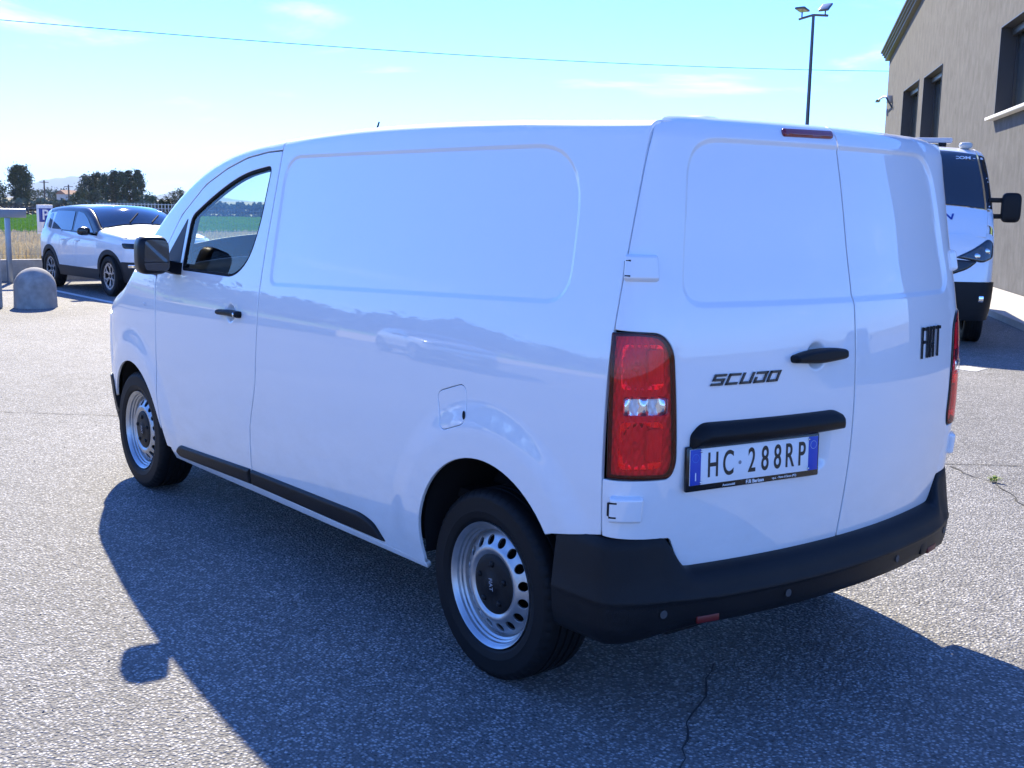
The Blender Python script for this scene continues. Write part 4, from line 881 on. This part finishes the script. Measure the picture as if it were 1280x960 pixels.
# cracks and joints in the asphalt
CRACK = mat('crack_tar', (.035, .034, .033), .85)
def crack(name, pts, w, seed, jit=.03, step=.06):
    r = random.Random(seed); P = []
    for (a, b) in zip(pts, pts[1:]):
        a, b = Vector(a), Vector(b); k = max(2, int((b-a).length/step))
        for i in range(k): P.append(a+(b-a)*i/k)
    P.append(Vector(pts[-1])); off = 0; v = []; f = []
    for i, p in enumerate(P):
        d = (P[min(i+1, len(P)-1)]-P[max(i-1, 0)]).normalized(); nn = Vector((-d.y, d.x)); off = off*.75+r.uniform(-1, 1)*jit*.5; ww = w*r.uniform(.35, 1.25)
        c = p+nn*off; v += [(c.x+nn.x*ww, c.y+nn.y*ww, .004), (c.x-nn.x*ww, c.y-nn.y*ww, .004)]
    for i in range(len(P)-1): f.append((2*i, 2*i+1, 2*i+3, 2*i+2))
    return tag(mesh(name, v, f, CRACK), kind='structure')
crack('paving_joint', [(9.5, 4.25), (6.12, .93), (5.47, .23), (.94, -3.62), (.58, -4.03), (-3.5, -8.6)], .006, 3, .012)
crack('asphalt_crack', [(.86, -3.60), (.61, -3.43), (.46, -3.42), (.29, -3.26), (.07, -3.03), (-.5, -2.6)], .007, 5, .03)
crack('asphalt_crack', [(-1.5, 1.6), (-.86, .83), (-.68, .59), (-.52, .34), (-.40, .16)], .0035, 8, .03)
crack('asphalt_crack', [(9.0, 2.8), (7.4, 2.1), (6.3, 1.2)], .005, 9, .04)
# painted bay line beside the parked car, pale stain
LINE = mat('road_paint', (.60, .60, .58), .7, var=.2, scale=20)
def strip(name, a, b, w, m, z=.004):
    a, b = Vector(a), Vector(b); d = (b-a).normalized(); nn = Vector((-d.y, d.x))*w/2
    return tag(mesh(name, [(a.x+nn.x, a.y+nn.y, z), (a.x-nn.x, a.y-nn.y, z), (b.x-nn.x, b.y-nn.y, z), (b.x+nn.x, b.y+nn.y, z)], [(3, 2, 1, 0)], m), kind='structure')
strip('bay_line', (20.2, -2.95), (14.6, -3.05), .12, LINE); strip('bay_line', (20.2, -5.55), (14.6, -5.65), .12, LINE)
pts = [(3.32+.17*math.cos(a)*(1+.25*math.sin(3*a+1)), -8.19+.22*math.sin(a)*(1+.3*math.cos(2*a))) for a in np.linspace(0, 2*PI, 26)[:-1]]
sheet('paint_stain', pts, .004, mat('stain', (.55, .55, .55), .8, var=.3, scale=30))

# loose grit lying on the asphalt
r_ = random.Random(77); v_ = []; f_ = []
for i in range(900):
    d_ = 1.2+14*r_.random()**1.6; a_ = R(r_.uniform(-75, 5)); c_ = Vector((CAM.x+d_*math.cos(a_), CAM.y+d_*math.sin(a_), 0)); s_ = r_.uniform(.002, .006); k = len(v_); q_ = r_.uniform(0, 6)
    for j in range(4): v_.append((c_.x+s_*math.cos(q_+j*1.57)*r_.uniform(.7, 1.3), c_.y+s_*math.sin(q_+j*1.57)*r_.uniform(.7, 1.3), 0))
    v_.append((c_.x, c_.y, s_*.9))
    for j in range(4): f_.append((k+j, k+(j+1) % 4, k+4))
tag(mesh('grit', v_, f_, mat('grit_stone', (.14, .13, .12), .9, var=.6, scale=40)), 'loose stone grit scattered over the asphalt', 'grit', None, 'stuff')

# little weed in the crack
def weed(loc, n=26, h=.06, seed=1):
    r = random.Random(seed); v = []; f = []
    for i in range(n):
        a = r.uniform(0, 2*PI); q = r.uniform(.3, 1); b = Vector((r.gauss(0, .012), r.gauss(0, .012), .004)); d = Vector((math.cos(a), math.sin(a), 0)); t = b+d*h*q*r.uniform(.5, 1.1)+Vector((0, 0, h*q*r.uniform(.3, .9))); s = Vector((-d.y, d.x, 0))*.007
        m_ = b+(t-b)*.5+Vector((0, 0, .012)); k = len(v); v += [b, m_+s, t, m_-s]; f.append((k, k+1, k+2, k+3))
    w = thing('weed', 'small yellow green weed sprouting from the crack in the asphalt', 'weed', loc)
    mesh('leaves', v, f, mat('weed_leaf', (.20, .26, .03), .6), w); return w
weed((.463, -3.424, 0))

# ------------------------------------------------------------------ building with gable on the right
def build_building():
    d = Vector((.63719, -.77071, 0)); nrm = Vector((.77071, .63719, 0)); B = Vector((8.667, -19.229, 0))
    T = tag(empty('building', B, math.atan2(d.y, d.x)), 'grey rendered building with a dark metal roof edge and deep dark windows', 'building')
    # local: +x along the wall away from the camera, +y = outward (towards the yard), z up
    m, n, l, b = nodes('grey_render'); b.inputs['Roughness'].default_value = .92; b.inputs['Specular IOR Level'].default_value = .2
    t = n.new('ShaderNodeTexCoord'); mp = n.new('ShaderNodeMapping'); mp.inputs['Scale'].default_value = (.9, .9, .55); l.new(t.outputs['Object'], mp.inputs['Vector'])
    z = n.new('ShaderNodeTexNoise'); z.inputs['Scale'].default_value = 3.2; z.inputs['Detail'].default_value = 9; z.inputs['Roughness'].default_value = .68; z.inputs['Distortion'].default_value = .4; l.new(mp.outputs[0], z.inputs['Vector'])
    r = n.new('ShaderNodeValToRGB'); l.new(z.outputs['Fac'], r.inputs[0]); e = r.color_ramp.elements; e[0].position = .28; e[0].color = (.075, .075, .076, 1); e[1].position = .72; e[1].color = (.140, .139, .139, 1); l.new(r.outputs[0], b.inputs['Base Color'])
    z2 = n.new('ShaderNodeTexNoise'); z2.inputs['Scale'].default_value = 40; z2.inputs['Detail'].default_value = 4; l.new(t.outputs['Object'], z2.inputs['Vector'])
    bp = n.new('ShaderNodeBump'); bp.inputs['Strength'].default_value = .5; bp.inputs['Distance'].default_value = .01; l.new(z2.outputs['Fac'], bp.inputs['Height']); l.new(bp.outputs[0], b.inputs['Normal'])
    WALL = m; L0, L1 = -9.0, 25.08; th = .45; DEEP = 14.0
    ez, apx = 7.88, L1-15.5
    def rake(x): return ez+(L1-x)*.108 if x > apx else ez+(L1-apx)*.108-(apx-x)*.108
    wins = [(15.75, 19.65, 4.05, 6.08), (11.0, 14.6, 3.82, 6.0), (-2.6, 3.0, 3.83, 5.80), (-8.0, -4.6, 3.83, 5.80)]
    xs = sorted({L0, L1, apx} | {w[0] for w in wins} | {w[1] for w in wins}); bm = bmesh.new()
    def quad(x0, x1, za0, za1, zb0, zb1, y=0):
        bm.faces.new([bm.verts.new(p) for p in ((x0, y, za0), (x1, y, zb0), (x1, y, zb1), (x0, y, za1))])
    for x0, x1 in zip(xs, xs[1:]):
        w = [w for w in wins if w[0] <= x0+1e-6 and w[1] >= x1-1e-6]
        if w:
            _, _, s0, s1 = w[0]; quad(x0, x1, 0, s0, 0, s0); quad(x0, x1, s1, rake(x0), s1, rake(x1))
        else: quad(x0, x1, 0, rake(x0), 0, rake(x1))
    for w in wins:   # reveals
        a, c, s0, s1 = w
        for P in (((a, 0, s0), (a, -th, s0), (a, -th, s1), (a, 0, s1)), ((c, 0, s0), (c, 0, s1), (c, -th, s1), (c, -th, s0)), ((a, 0, s1), (a, -th, s1), (c, -th, s1), (c, 0, s1)), ((a, 0, s0), (c, 0, s0), (c, -th, s0), (a, -th, s0))):
            bm.faces.new([bm.verts.new(p) for p in P])
    for P in (((L1, 0, 0), (L1, -DEEP, 0), (L1, -DEEP, ez), (L1, 0, ez)), ((L0, 0, 0), (L0, 0, rake(L0)), (L0, -DEEP, rake(L0)), (L0, -DEEP, 0)), ((L0, -DEEP, 0), (L1, -DEEP, 0), (L1, -DEEP, rake(L1)), (L0, -DEEP, rake(L0)))):
        bm.faces.new([bm.verts.new(p) for p in P])
    bmesh.ops.remove_doubles(bm, verts=bm.verts, dist=1e-4)
    wall = bm_obj('wall', bm, WALL, T)
    ROOF = mat('roof_sheet', (.022, .023, .026), .5); GREY = mat('flashing', (.42, .43, .45), .4, metal=.5)
    FR = mat('window_frame_dark', (.022, .024, .028), .4); PANE = mat('window_pane', (.03, .045, .05), .05, spec=.8, coat=.5)
    SILL = mat('sill_stone', (.62, .60, .57), .6); REV = mat('reveal_panel', (.035, .037, .042), .45)
    for a, c, s0, s1 in wins:
        w = box('window', ((a+c)/2, -th+.06, (s0+s1)/2), (c-a-.004, .05, s1-s0-.004), PANE, T)
        k = 2 if c-a < 4.5 else 3
        for i in range(k+1):
            x = a+.05+(c-a-.10)*i/k; box('window_frame', (x, -th+.10, (s0+s1)/2), (.09, .07, s1-s0-.02), FR, w, .006)
        for zz in (s0+.05, s1-.05): box('window_frame', ((a+c)/2, -th+.10, zz), (c-a-.20, .06, .09), FR, w, .006)
        box('sill', ((a+c)/2, -.12, s0-.035), (c-a+.28, .62, .07), SILL, w, .008)
        # dark lining of the opening
        for x in (a+.012, c-.012): box('reveal_lining', (x, -.16, (s0+s1)/2+.01), (.02, .36, s1-s0-.06), REV, w)
        box('reveal_lining', ((a+c)/2, -.16, s1-.014), (c-a-.06, .36, .02), REV, w)
        sh_ = [w_ for w_ in (0,)]
        box('blind_box', ((a+c)/2, -th+.19, s1-.12), (c-a-.06, .10, .16), FR, w, .01)
    # roof planes with stacked dark edge trims
    sl_ = math.atan(.108)
    for sgn, x0, x1 in ((1, apx, L1+.28), (-1, L0-.4, apx)):
        for i, (dz, oh, tk) in enumerate(((.05, .10, .10), (.16, .14, .08), (.26, .18, .08), (.36, .22, .09))):
            xm = (x0+x1)/2; ln = (x1-x0)/math.cos(sl_)+(.06*i if True else 0); rot = Matrix.Rotation(sl_*sgn, 3, 'Y')
            zc = rake(min(max(xm, L0), L1))+dz
            xr = xm; zc = ez+(L1-xr)*.108 if sgn > 0 else ez+(L1-apx)*.108-(apx-xr)*.108
            box('roof_plane' if i == 3 else 'edge_trim', (xr, -DEEP/2+oh/2, zc+dz), (ln, DEEP+oh*2, tk), ROOF, T, .004, rot)
    # small bracket lamp near the far corner
    br = box('wall_bracket', (23.2, .10, 6.12), (.10, .22, .30), GREY, T, .01)
    tube('bracket_arm', [(23.2, .15, 6.2), (23.5, .30, 6.24), (24.9, .34, 6.26)], .04, GREY, br, 8); box('bracket_lamp', (25.2, .34, 6.24), (.50, .16, .09), FR, br, .02)
    tube('bracket_brace', [(22.6, .05, 5.75), (22.9, .25, 6.15)], .035, FR, br, 6)
    # kerb footpath
    return T
bld = build_building()
dv = Vector((.63719, -.77071)); nv = Vector((.77071, .63719)); B2 = Vector((8.667, -19.229))
def wl(u, o): p = B2+dv*u+nv*o; return (p.x, p.y)
fpth = [wl(-10, .02), wl(26, .02), wl(26, 1.35), wl(-10, 1.35)]
bm = bmesh.new(); vb = [bm.verts.new((x, y, 0)) for x, y in fpth]; vt = [bm.verts.new((x, y, .10)) for x, y in fpth]
bm.faces.new(vt)
for i in range(4): bm.faces.new((vb[i], vb[(i+1) % 4], vt[(i+1) % 4], vt[i]))
tag(bm_obj('footpath', bm, mat('concrete_pale', (.46, .44, .41), .85, var=.15, scale=5, bump=.3, bscale=60)), kind='structure')

# ------------------------------------------------------------------ lamp post, cable, poles
def build_lamp():
    x, y = CAM.x+.6027*44, CAM.y-.7980*44
    T = thing('flood_light_post', 'tall thin steel mast with a pair of flood lights above the van roof', 'lamp post', (x, y, 0), R(40))
    DK = mat('mast_steel', (.10, .11, .125), .45, metal=.6)
    tube('mast', [(0, 0, 0), (0, 0, 5), (0, 0, 8.75)], [.085, .07, .055], DK, T, 12)
    cr_ = tube('cross_arm', [(-.5, .24, 8.68), (0, 0, 8.75), (.5, -.24, 8.64)], .045, DK, T, 8)
    for sx, tl in ((-1, R(52)), (1, R(-80))):
        fl = box('flood_light', (-.38*sx*-1 if False else .40*sx, -.20*sx, 8.98), (.40, .08, .46), DK, T, .03, Matrix.Rotation(R(-30), 3, 'Z') @ Matrix.Rotation(tl, 3, 'X'))
        box('lamp_glass', (.40*sx, -.20*sx, 8.98), (.33, .09, .38), mat('flood_glass', (.30, .32, .35), .15), fl, .01, Matrix.Rotation(R(-30), 3, 'Z') @ Matrix.Rotation(tl, 3, 'X'))
        tube('lamp_bracket', [(.40*sx, -.20*sx, 8.66), (.40*sx, -.20*sx, 8.9)], .03, DK, fl, 6)
    return T
build_lamp()
WOOD = mat('pole_wood', (.11, .085, .065), .85)
def on_ray(d, k): return Vector((CAM.x+d[0]*k, CAM.y+d[1]*k, CAM.z+d[2]*k))
c0 = on_ray((.9587, -.2534, .1294), 42); c1 = on_ray((.5486, -.8285, .1129), 62); dd = (c1-c0); e0 = c0-dd*.35; e1 = c1+dd*.45
tag(tube('overhead_cable', [e0+(e1-e0)*(i/40)+Vector((0, 0, -1.1*4*(i/40)*(1-i/40)+.95)) for i in range(41)], .013, mat('cable_black', (.03, .03, .032), .6), None, 6), 'thin dark overhead cable crossing the sky behind the van', 'cable')
for nm, e_, lb in (('cable_pole', e0, 'wooden pole holding the near end of the overhead cable'), ('cable_pole', e1, 'wooden pole holding the far end of the overhead cable')):
    p_ = thing(nm, lb, 'pole', (e_.x, e_.y, 0)); tube('pole_shaft', [(0, 0, 0), (0, 0, e_.z+.75)], [.16, .11], WOOD, p_, 10); box('pole_arm', (0, 0, e_.z+.7), (.12, 1.0, .10), WOOD, p_, .01)

# ------------------------------------------------------------------ left edge: bollard, low wall, fence, sign, barrier
CONC = mat('weathered_concrete', (.30, .29, .27), .9, var=.5, scale=9, bump=.8, bscale=50)
def bollard(loc, label):
    o = lathe('bollard', [], 3, None) if False else None
    prof = [(0.0, .60)]+[(.30*math.sin(R(a)), .30+.30*math.cos(R(a))) for a in (10, 22, 34, 46, 58, 70, 82, 90)]+[(.302, .16), (.306, .03), (.312, .0)]
    rings = []
    for k in range(40):
        a = 2*PI*k/40; rings.append([(r*math.cos(a)*(1+.006*math.sin(5*a+z*9)), r*math.sin(a)*(1+.006*math.cos(4*a)), z) for r, z in prof])
    rings.append(rings[0]); o = loft('bollard', rings, CONC, None, closed=False); o.location = loc
    return tag(o, label, 'bollard')
bollard((14.72, -1.80, 0), 'squat domed concrete bollard with rounded top beside the parked white car')
o = box('low_wall', (20.5, -4.5, .20), (.22, 34, .44), CONC, None, .015); tag(o, 'low grey concrete wall running along the edge of the wheat field', 'wall')
FENM = mat('galvanised', (.30, .32, .34), .4, metal=.7, var=.12)
fe = thing('wire_fence', 'thin galvanised wire mesh fence standing on the low concrete wall', 'fence', (20.5, -4.5, .42))
for k in range(15): tube('fence_post', [(0, -16.5+2.4*k, 0), (0, -16.5+2.4*k, 1.05)], .022, FENM, fe, 8)
bm = bmesh.new()
for zz in (.10, .55, 1.0): add_tube(bm, [(0, -16.8, zz), (0, 17.0, zz)], .0035, 4)
for k in range(450): y = -16.8+.075*k; add_tube(bm, [(0, y, .04), (0, y, 1.04)], .0018, 3, False)
tag(bm_obj('wire_mesh', bm, FENM, fe), kind='stuff')
br = thing('steel_barrier', 'flat grey steel rail on upright posts at the end of the low wall', 'barrier', (19.85, -2.0, 0))
box('rail', (0, 2.9, 1.33), (.16, 8.06, .17), FENM, br, .01)
for y in (-.80, 2.2, 5.0): box('barrier_post', (0, y, .62), (.10, .085, 1.24), FENM, br, .006)
o = box('gate_pillar', (14.9, -1.17, .50), (.34, .34, 1.0), CONC, None, .02); tag(o, 'square concrete gate pillar beside the domed bollard', 'pillar')
sg_ = thing('parking_sign', 'small white parking sign with a blue square and letter P behind the car', 'sign', (22.4, -4.22, 0), R(12))
tube('sign_post', [(0, 0, 0), (0, 0, 1.45)], .025, FENM, sg_, 8)
bd = box('sign_board', (-.04, 0, 1.17), (.02, .36, .62), WHITEP, sg_, .004)
box('blue_square', (-.052, 0, 1.26), (.008, .27, .29), mat('sign_blue', (.02, .05, .30), .4), bd, .002)
text_mesh('sign_letter', 'P', .30, WHITEP, bd, frame_at((-.058, 0, 1.26), (0, -1, 0), (0, 0, 1)), sx=1.0, depth=.002, bold=.006)

# tall dry wheat along the field's edge
def blades(name, x0, x1, y0, y1, n, h, m, seed, w=.012, kind='stuff'):
    r = random.Random(seed); v = []; f = []
    for i in range(n):
        x, y = r.uniform(x0, x1), r.uniform(y0, y1); hh = h*r.uniform(.65, 1.15); a = r.uniform(0, PI); dx_, dy_ = math.cos(a)*w, math.sin(a)*w; lx, ly = r.gauss(0, .12)*hh, r.gauss(0, .12)*hh; k = len(v)
        v += [(x-dx_, y-dy_, 0), (x+dx_, y+dy_, 0), (x+lx+dx_*1.6, y+ly+dy_*1.6, hh*.85), (x+lx*1.3, y+ly*1.3, hh), (x+lx-dx_*1.6, y+ly-dy_*1.6, hh*.85)]; f.append((k, k+1, k+2, k+3, k+4))
    return tag(mesh(name, v, f, m), 'ripe straw coloured wheat standing beyond the low wall' if h > .5 else 'bright green young crop in the field', 'wheat' if h > .5 else 'crop', None, kind)
blades('wheat', 20.9, 34, -16, 8, 42000, .60, mat('straw', (.68, .58, .36), .8, var=.35, scale=30), 4, .016)
blades('green_crop', 34, 92, -45, 14, 60000, .30, mat('crop_leaf', (.27, .40, .035), .6, var=.3, scale=6), 5, .05)
# ------------------------------------------------------------------ trees and far background
def leaf_mat(name, c, var=.45):
    m, n, l, b = nodes(name); b.inputs['Roughness'].default_value = .6; b.inputs['Specular IOR Level'].default_value = .25
    o = n.new('ShaderNodeTexCoord'); z = n.new('ShaderNodeTexNoise'); z.inputs['Scale'].default_value = .9; z.inputs['Detail'].default_value = 6; l.new(o.outputs['Object'], z.inputs['Vector'])
    r = n.new('ShaderNodeValToRGB'); l.new(z.outputs['Fac'], r.inputs[0]); e = r.color_ramp.elements; e[0].position = .35; e[0].color = tuple(q*(1-var) for q in c)+(1,); e[1].position = .65; e[1].color = tuple(q*(1+var) for q in c)+(1,)
    l.new(r.outputs[0], b.inputs['Base Color']); return m
BARK = mat('bark', (.07, .055, .04), .9, var=.3, scale=12, bump=.8, bscale=30)
LEAFS = {'dark': leaf_mat('leaf_dark', (.030, .055, .020)), 'mid': leaf_mat('leaf_mid', (.055, .085, .030)), 'grey': leaf_mat('leaf_grey', (.095, .115, .070)), 'brown': leaf_mat('leaf_brown', (.10, .085, .055))}
def tree(name, label, cat, loc, h, rad, kind='dark', shape='round', n=1500, seed=1, ls=.4, trunk=.16, group=None):
    r = random.Random(seed); T = thing(name, label, cat, (loc[0], loc[1], -.01), r.uniform(0, 6), group)
    z0 = h*trunk; bm = bmesh.new(); lean = Vector((r.gauss(0, .03)*h, r.gauss(0, .03)*h, 0))
    add_tube(bm, [Vector((0, 0, 0)), lean*.4+Vector((0, 0, h*.35)), lean+Vector((0, 0, h*.8))], [h*.022, h*.015, h*.005], 8)
    tips = []
    for i in range(9):
        a = r.uniform(0, 2*PI); t = r.uniform(.25, .75); b0 = lean*t+Vector((0, 0, h*t)); e_ = b0+Vector((math.cos(a), math.sin(a), .6))*rad*r.uniform(.4, .8); add_tube(bm, [b0, (b0+e_)/2+Vector((0, 0, .03*h)), e_], [h*.008, h*.005, h*.002], 5); tips.append(e_)
    bm_obj('trunk', bm, BARK, T, True)
    def rr(t):  # crown radius by height fraction
        if shape == 'cone': return rad*(1-t)**.75*(.55+.45*min(1, t*6)) if t > .02 else rad*.5
        if shape == 'column': return rad*(math.sin(PI*min(1, max(0, t*.93+.04)))**.45)
        return rad*math.sqrt(max(0, 1-(2*t-1)**2))**.8
    cl = []
    for i in range(max(18, n//38)):
        t = r.random()**.85; a = r.uniform(0, 2*PI); q = rr(t)*math.sqrt(r.uniform(.25, 1))*r.uniform(.8, 1.12); cl.append((Vector((q*math.cos(a), q*math.sin(a), z0+(h-z0)*t))+lean*t, rad*r.uniform(.14, .30)))
    v = []; f = []
    for i in range(n):
        c, s = cl[r.randrange(len(cl))]; p = c+Vector((r.gauss(0, s), r.gauss(0, s), r.gauss(0, s*.9)))
        if p.z < z0*.6: p.z = z0*.6+r.random()*.3
        u = Vector((r.gauss(0, 1), r.gauss(0, 1), r.gauss(0, 1))).normalized(); w = u.orthogonal().normalized(); q = ls*r.uniform(.5, 1.2); k = len(v)
        v += [p-u*q, p+w*q*.45, p+u*q, p-w*q*.45]; f.append((k, k+1, k+2, k+3))
    mesh('crown', v, f, LEAFS[kind], T); return T
tree('conifer_tree', 'tall dark lone tree standing at the left end of the far hedge', 'tree', polar(-15.3, 300), 8.7, 2.35, 'dark', 'column', 6500, 3, .34, .02)
for i, (az, d, h, q) in enumerate(((-18.15, 300, 7.0, 1.8), (-18.55, 304, 7.6, 1.7), (-18.95, 298, 7.4, 1.4), (-19.35, 302, 8.2, 1.4), (-19.75, 299, 7.8, 1.5), (-20.15, 303, 8.3, 1.5), (-20.5, 298, 8.5, 1.4))):
    tree('poplar_tree', ['shortest dark tree at one end of the dense windbreak row', 'tallest dark tree at the other end of the dense windbreak row', 'dark upright tree in the middle of the dense windbreak row'][0 if i == 0 else (1 if i == 6 else 2)], 'tree', polar(az, d), h, q, 'dark', 'column', 3800, 20+i, .30, .03, 'windbreak trees in the far field')
for i, (az, d, h, q, k) in enumerate(((-14.3, 300, 4.6, 2.6, 'mid'), (-15.9, 420, 3.6, 2.8, 'grey'), (-16.5, 430, 3.9, 3.2, 'grey'), (-17.1, 420, 3.9, 2.8, 'grey'), (-17.75, 290, 2.9, 1.8, 'mid'), (-18.6, 250, 2.7, 1.6, 'grey'), (-21.0, 260, 2.4, 1.5, 'mid'), (-22.3, 320, 3.9, 2.2, 'grey'), (-22.75, 330, 3.4, 1.9, 'mid'))):
    tree('shrub', ['mid green shrub beside the lone dark tree', 'pale grey green shrub below the distant hills', 'pale grey green shrub below the distant hills', 'pale grey green shrub below the distant hills', 'low green shrub beside the tiny farm building', 'pale low shrub in front of the windbreak trees', 'low green shrub past the end of the windbreak row', 'pale shrub at the foot of the distant slim mast', 'green shrub touching the pale shrub by the distant mast'][i], 'shrub', polar(az, d), h, q, k, 'round', 1100, 40+i, .36, .05, 'distant hedge shrubs')
tree('young_tree', 'small round dark tree on a thin trunk in the far field', 'tree', polar(-21.7, 125), 1.9, .75, 'dark', 'round', 900, 60, .16, .35)
# continuous low hedges across the fields
def hedge(name, label, a0, a1, d, h, kind, n, seed, ls=.35, dep=2.0):
    r = random.Random(seed); v = []; f = []
    for i in range(n):
        az = r.uniform(a0, a1); dd_ = d+r.gauss(0, dep/2); x, y = polar(az, dd_); hh = h*(.75+.25*math.sin(az*7+seed)+.15*math.sin(az*23)); p = Vector((x, y, hh*math.sqrt(r.random()))); u = Vector((r.gauss(0, 1), r.gauss(0, 1), r.gauss(0, 1))).normalized(); w = u.orthogonal().normalized(); q = ls*r.uniform(.5, 1.3); k = len(v)
        v += [p-u*q, p+w*q*.5, p+u*q, p-w*q*.5]; f.append((k, k+1, k+2, k+3))
    o = mesh(name, v, f, LEAFS[kind]); return tag(o, label, 'hedge', None, 'stuff')
hedge('hedge', 'brownish hedge band behind the green field', -12, -27, 150, .75, 'brown', 7000, 1, .30)
hedge('hedge', 'grey green scrub band under the far trees', -12, -27, 235, 1.25, 'grey', 7000, 2, .42, 5)
hedge('hedge', 'low dry grass bank beyond the green field', -12, -27, 105, .5, 'brown', 6000, 3, .20)
# far fence of pale posts
ff = thing('field_fence', 'row of pale fence posts in the far field above the parked car', 'fence', polar(-20, 118)+(0,))
bx, by = polar(-20, 118)
for k in range(26):
    px_, py_ = polar(-18.6-.155*k, 118); box('fence_post', (px_-bx, py_-by, .62), (.07, .07, 1.24), mat('post_pale', (.55, .55, .53), .7), ff)
pa, pb = polar(-18.6, 118), polar(-18.6-.155*25, 118)
for zz in (.75, 1.15): tube('fence_rail', [(pa[0]-bx, pa[1]-by, zz), (pb[0]-bx, pb[1]-by, zz)], .035, MATS['post_pale'], ff, 4)
# utility poles
for az, d, h, lb in ((-16.35, 260, 5.2, 'thin utility pole to the right of the lone dark tree'), (-17.4, 260, 4.4, 'thin utility pole beside the windbreak trees'), (-22.4, 420, 5.6, 'slim distant mast rising behind the pale shrub')):
    x, y = polar(az, d); p_ = thing('utility_pole', lb, 'pole', (x, y, 0)); tube('pole_shaft', [(0, 0, 0), (0, 0, h)], [.20, .15], WOOD, p_, 8)
    if d < 400: box('pole_arm', (0, 0, h-.4), (.14, 1.8, .14), WOOD, p_, .01, Matrix.Rotation(R(-18), 3, 'Z'))
# far farm building
x, y = polar(-17.6, 330); fb = thing('farmhouse', 'tiny pale farm building between the distant hedge shrubs', 'house', (x, y, 0), R(10))
box('wall', (0, 0, 1.3), (5, 7, 2.6), mat('farm_wall', (.55, .52, .48), .9), fb)
loft('roof', [[(-2.8, yy, 2.6), (0, yy, 3.7), (2.8, yy, 2.6)] for yy in (-3.7, 3.7)], mat('farm_roof', (.32, .16, .10), .9), fb, smooth=False)
for yy in (-2, 0, 2): box('window', (-2.51, yy, 1.5), (.06, .9, 1.0), CARGLASS, fb)
# hills on the horizon
def hills(name, a0, a1, d, prof, m, seed):
    r = random.Random(seed); n = 60; v = []; f = []; rows = [(0, 0), (.45, .62), (.8, .95), (1, 1.0), (1.5, .4), (2.0, 0)]
    for i in range(n+1):
        t = i/n; az = a0+(a1-a0)*t; h = float(np.interp(t, [p[0] for p in prof], [p[1] for p in prof]))*(1+.05*math.sin(t*31+seed)+.03*math.sin(t*77))
        for dr, k in rows: x, y = polar(az, d+dr*600); v.append((x, y, h*k*2.75-1))
    w = len(rows)
    for i in range(n):
        for j in range(w-1): a = i*w+j; f.append((a, a+w, a+w+1, a+1))
    return tag(mesh(name, v, f, m, None, True), kind='structure')
HILL = ground_mat('hill_woods', (.035, .05, .025), (.07, .085, .05), .01)
hills('hills', -12.5, -19.9, 11500, [(0, 0), (.36, 20), (.45, 52), (.52, 66), (.60, 66), (.70, 84), (.80, 80), (.92, 50), (1, 0)], HILL, 2)
hills('hills', -20.5, -26, 11900, [(0, 0), (.3, 34), (.45, 40), (.6, 22), (.8, 8), (1, 0)], HILL, 5)

# ------------------------------------------------------------------ out of frame, seen as reflections in the van's paint
for i, (az, d, h, q, k) in enumerate(((18, 66, 5.0, 3.2, 'dark'), (21, 70, 4.2, 3.4, 'dark'), (24.5, 64, 4.4, 3.2, 'mid'), (28, 68, 4.2, 3.0, 'dark'), (31, 62, 5.0, 2.6, 'dark'), (34, 62, 6.8, 2.4, 'dark'), (37.5, 66, 5.8, 2.5, 'dark'), (41, 70, 5.0, 3.2, 'mid'), (46, 74, 4.4, 3.6, 'dark'), (52, 76, 4.8, 3.6, 'mid'))):
    tree('yard_tree', 'leafy tree in the row along the far side of the yard', 'tree', polar(az, d), h, q, k, 'round' if q > 2.9 else 'column', 1500, 80+i, .42, .08, 'trees along the far side of the yard')

# ------------------------------------------------------------------ hazy summer air
hz = box('haze', (0, 0, 149), (27000, 27000, 302), None)
hm = bpy.data.materials.new('haze_air'); hm.use_nodes = True; hn = hm.node_tree.nodes; hn.clear()
ho = hn.new('ShaderNodeOutputMaterial'); hv = hn.new('ShaderNodeVolumePrincipled'); hv.inputs['Color'].default_value = (.70, .85, 1.0, 1); hv.inputs['Density'].default_value = 1.0e-4; hv.inputs['Anisotropy'].default_value = 0
hm.node_tree.links.new(hv.outputs[0], ho.inputs['Volume']); hz.data.materials.append(hm); tag(hz, kind='stuff')
H_ = math.atan2(-3.49+3.31, 16.40-18.84)
car = build_car('parked_car', 'small white sport utility car with black roof parked facing the van', PAINT, GLOSSB, (18.80, -4.09, 0), H_)
build_truck((5.42, -10.25, 0), R(126))
def recolour(name, label, loc, rz, paint):
    c = copy_tree(car, None, {'white_paint': paint}); c.name = name; c.location = loc; c.rotation_euler = (0, 0, rz); c['label'] = label; return c
recolour('parked_car', 'silver car parked across the yard in front of the tree row', (14.5, 11.0, 0), R(200), mat('silver_paint', (.55, .57, .60), .3, metal=.4, coat=1.0))
recolour('parked_car', 'dark blue car parked across the yard behind the van', (-9.5, -13.0, 0), R(60), mat('blue_paint', (.02, .04, .12), .3, coat=1.0))
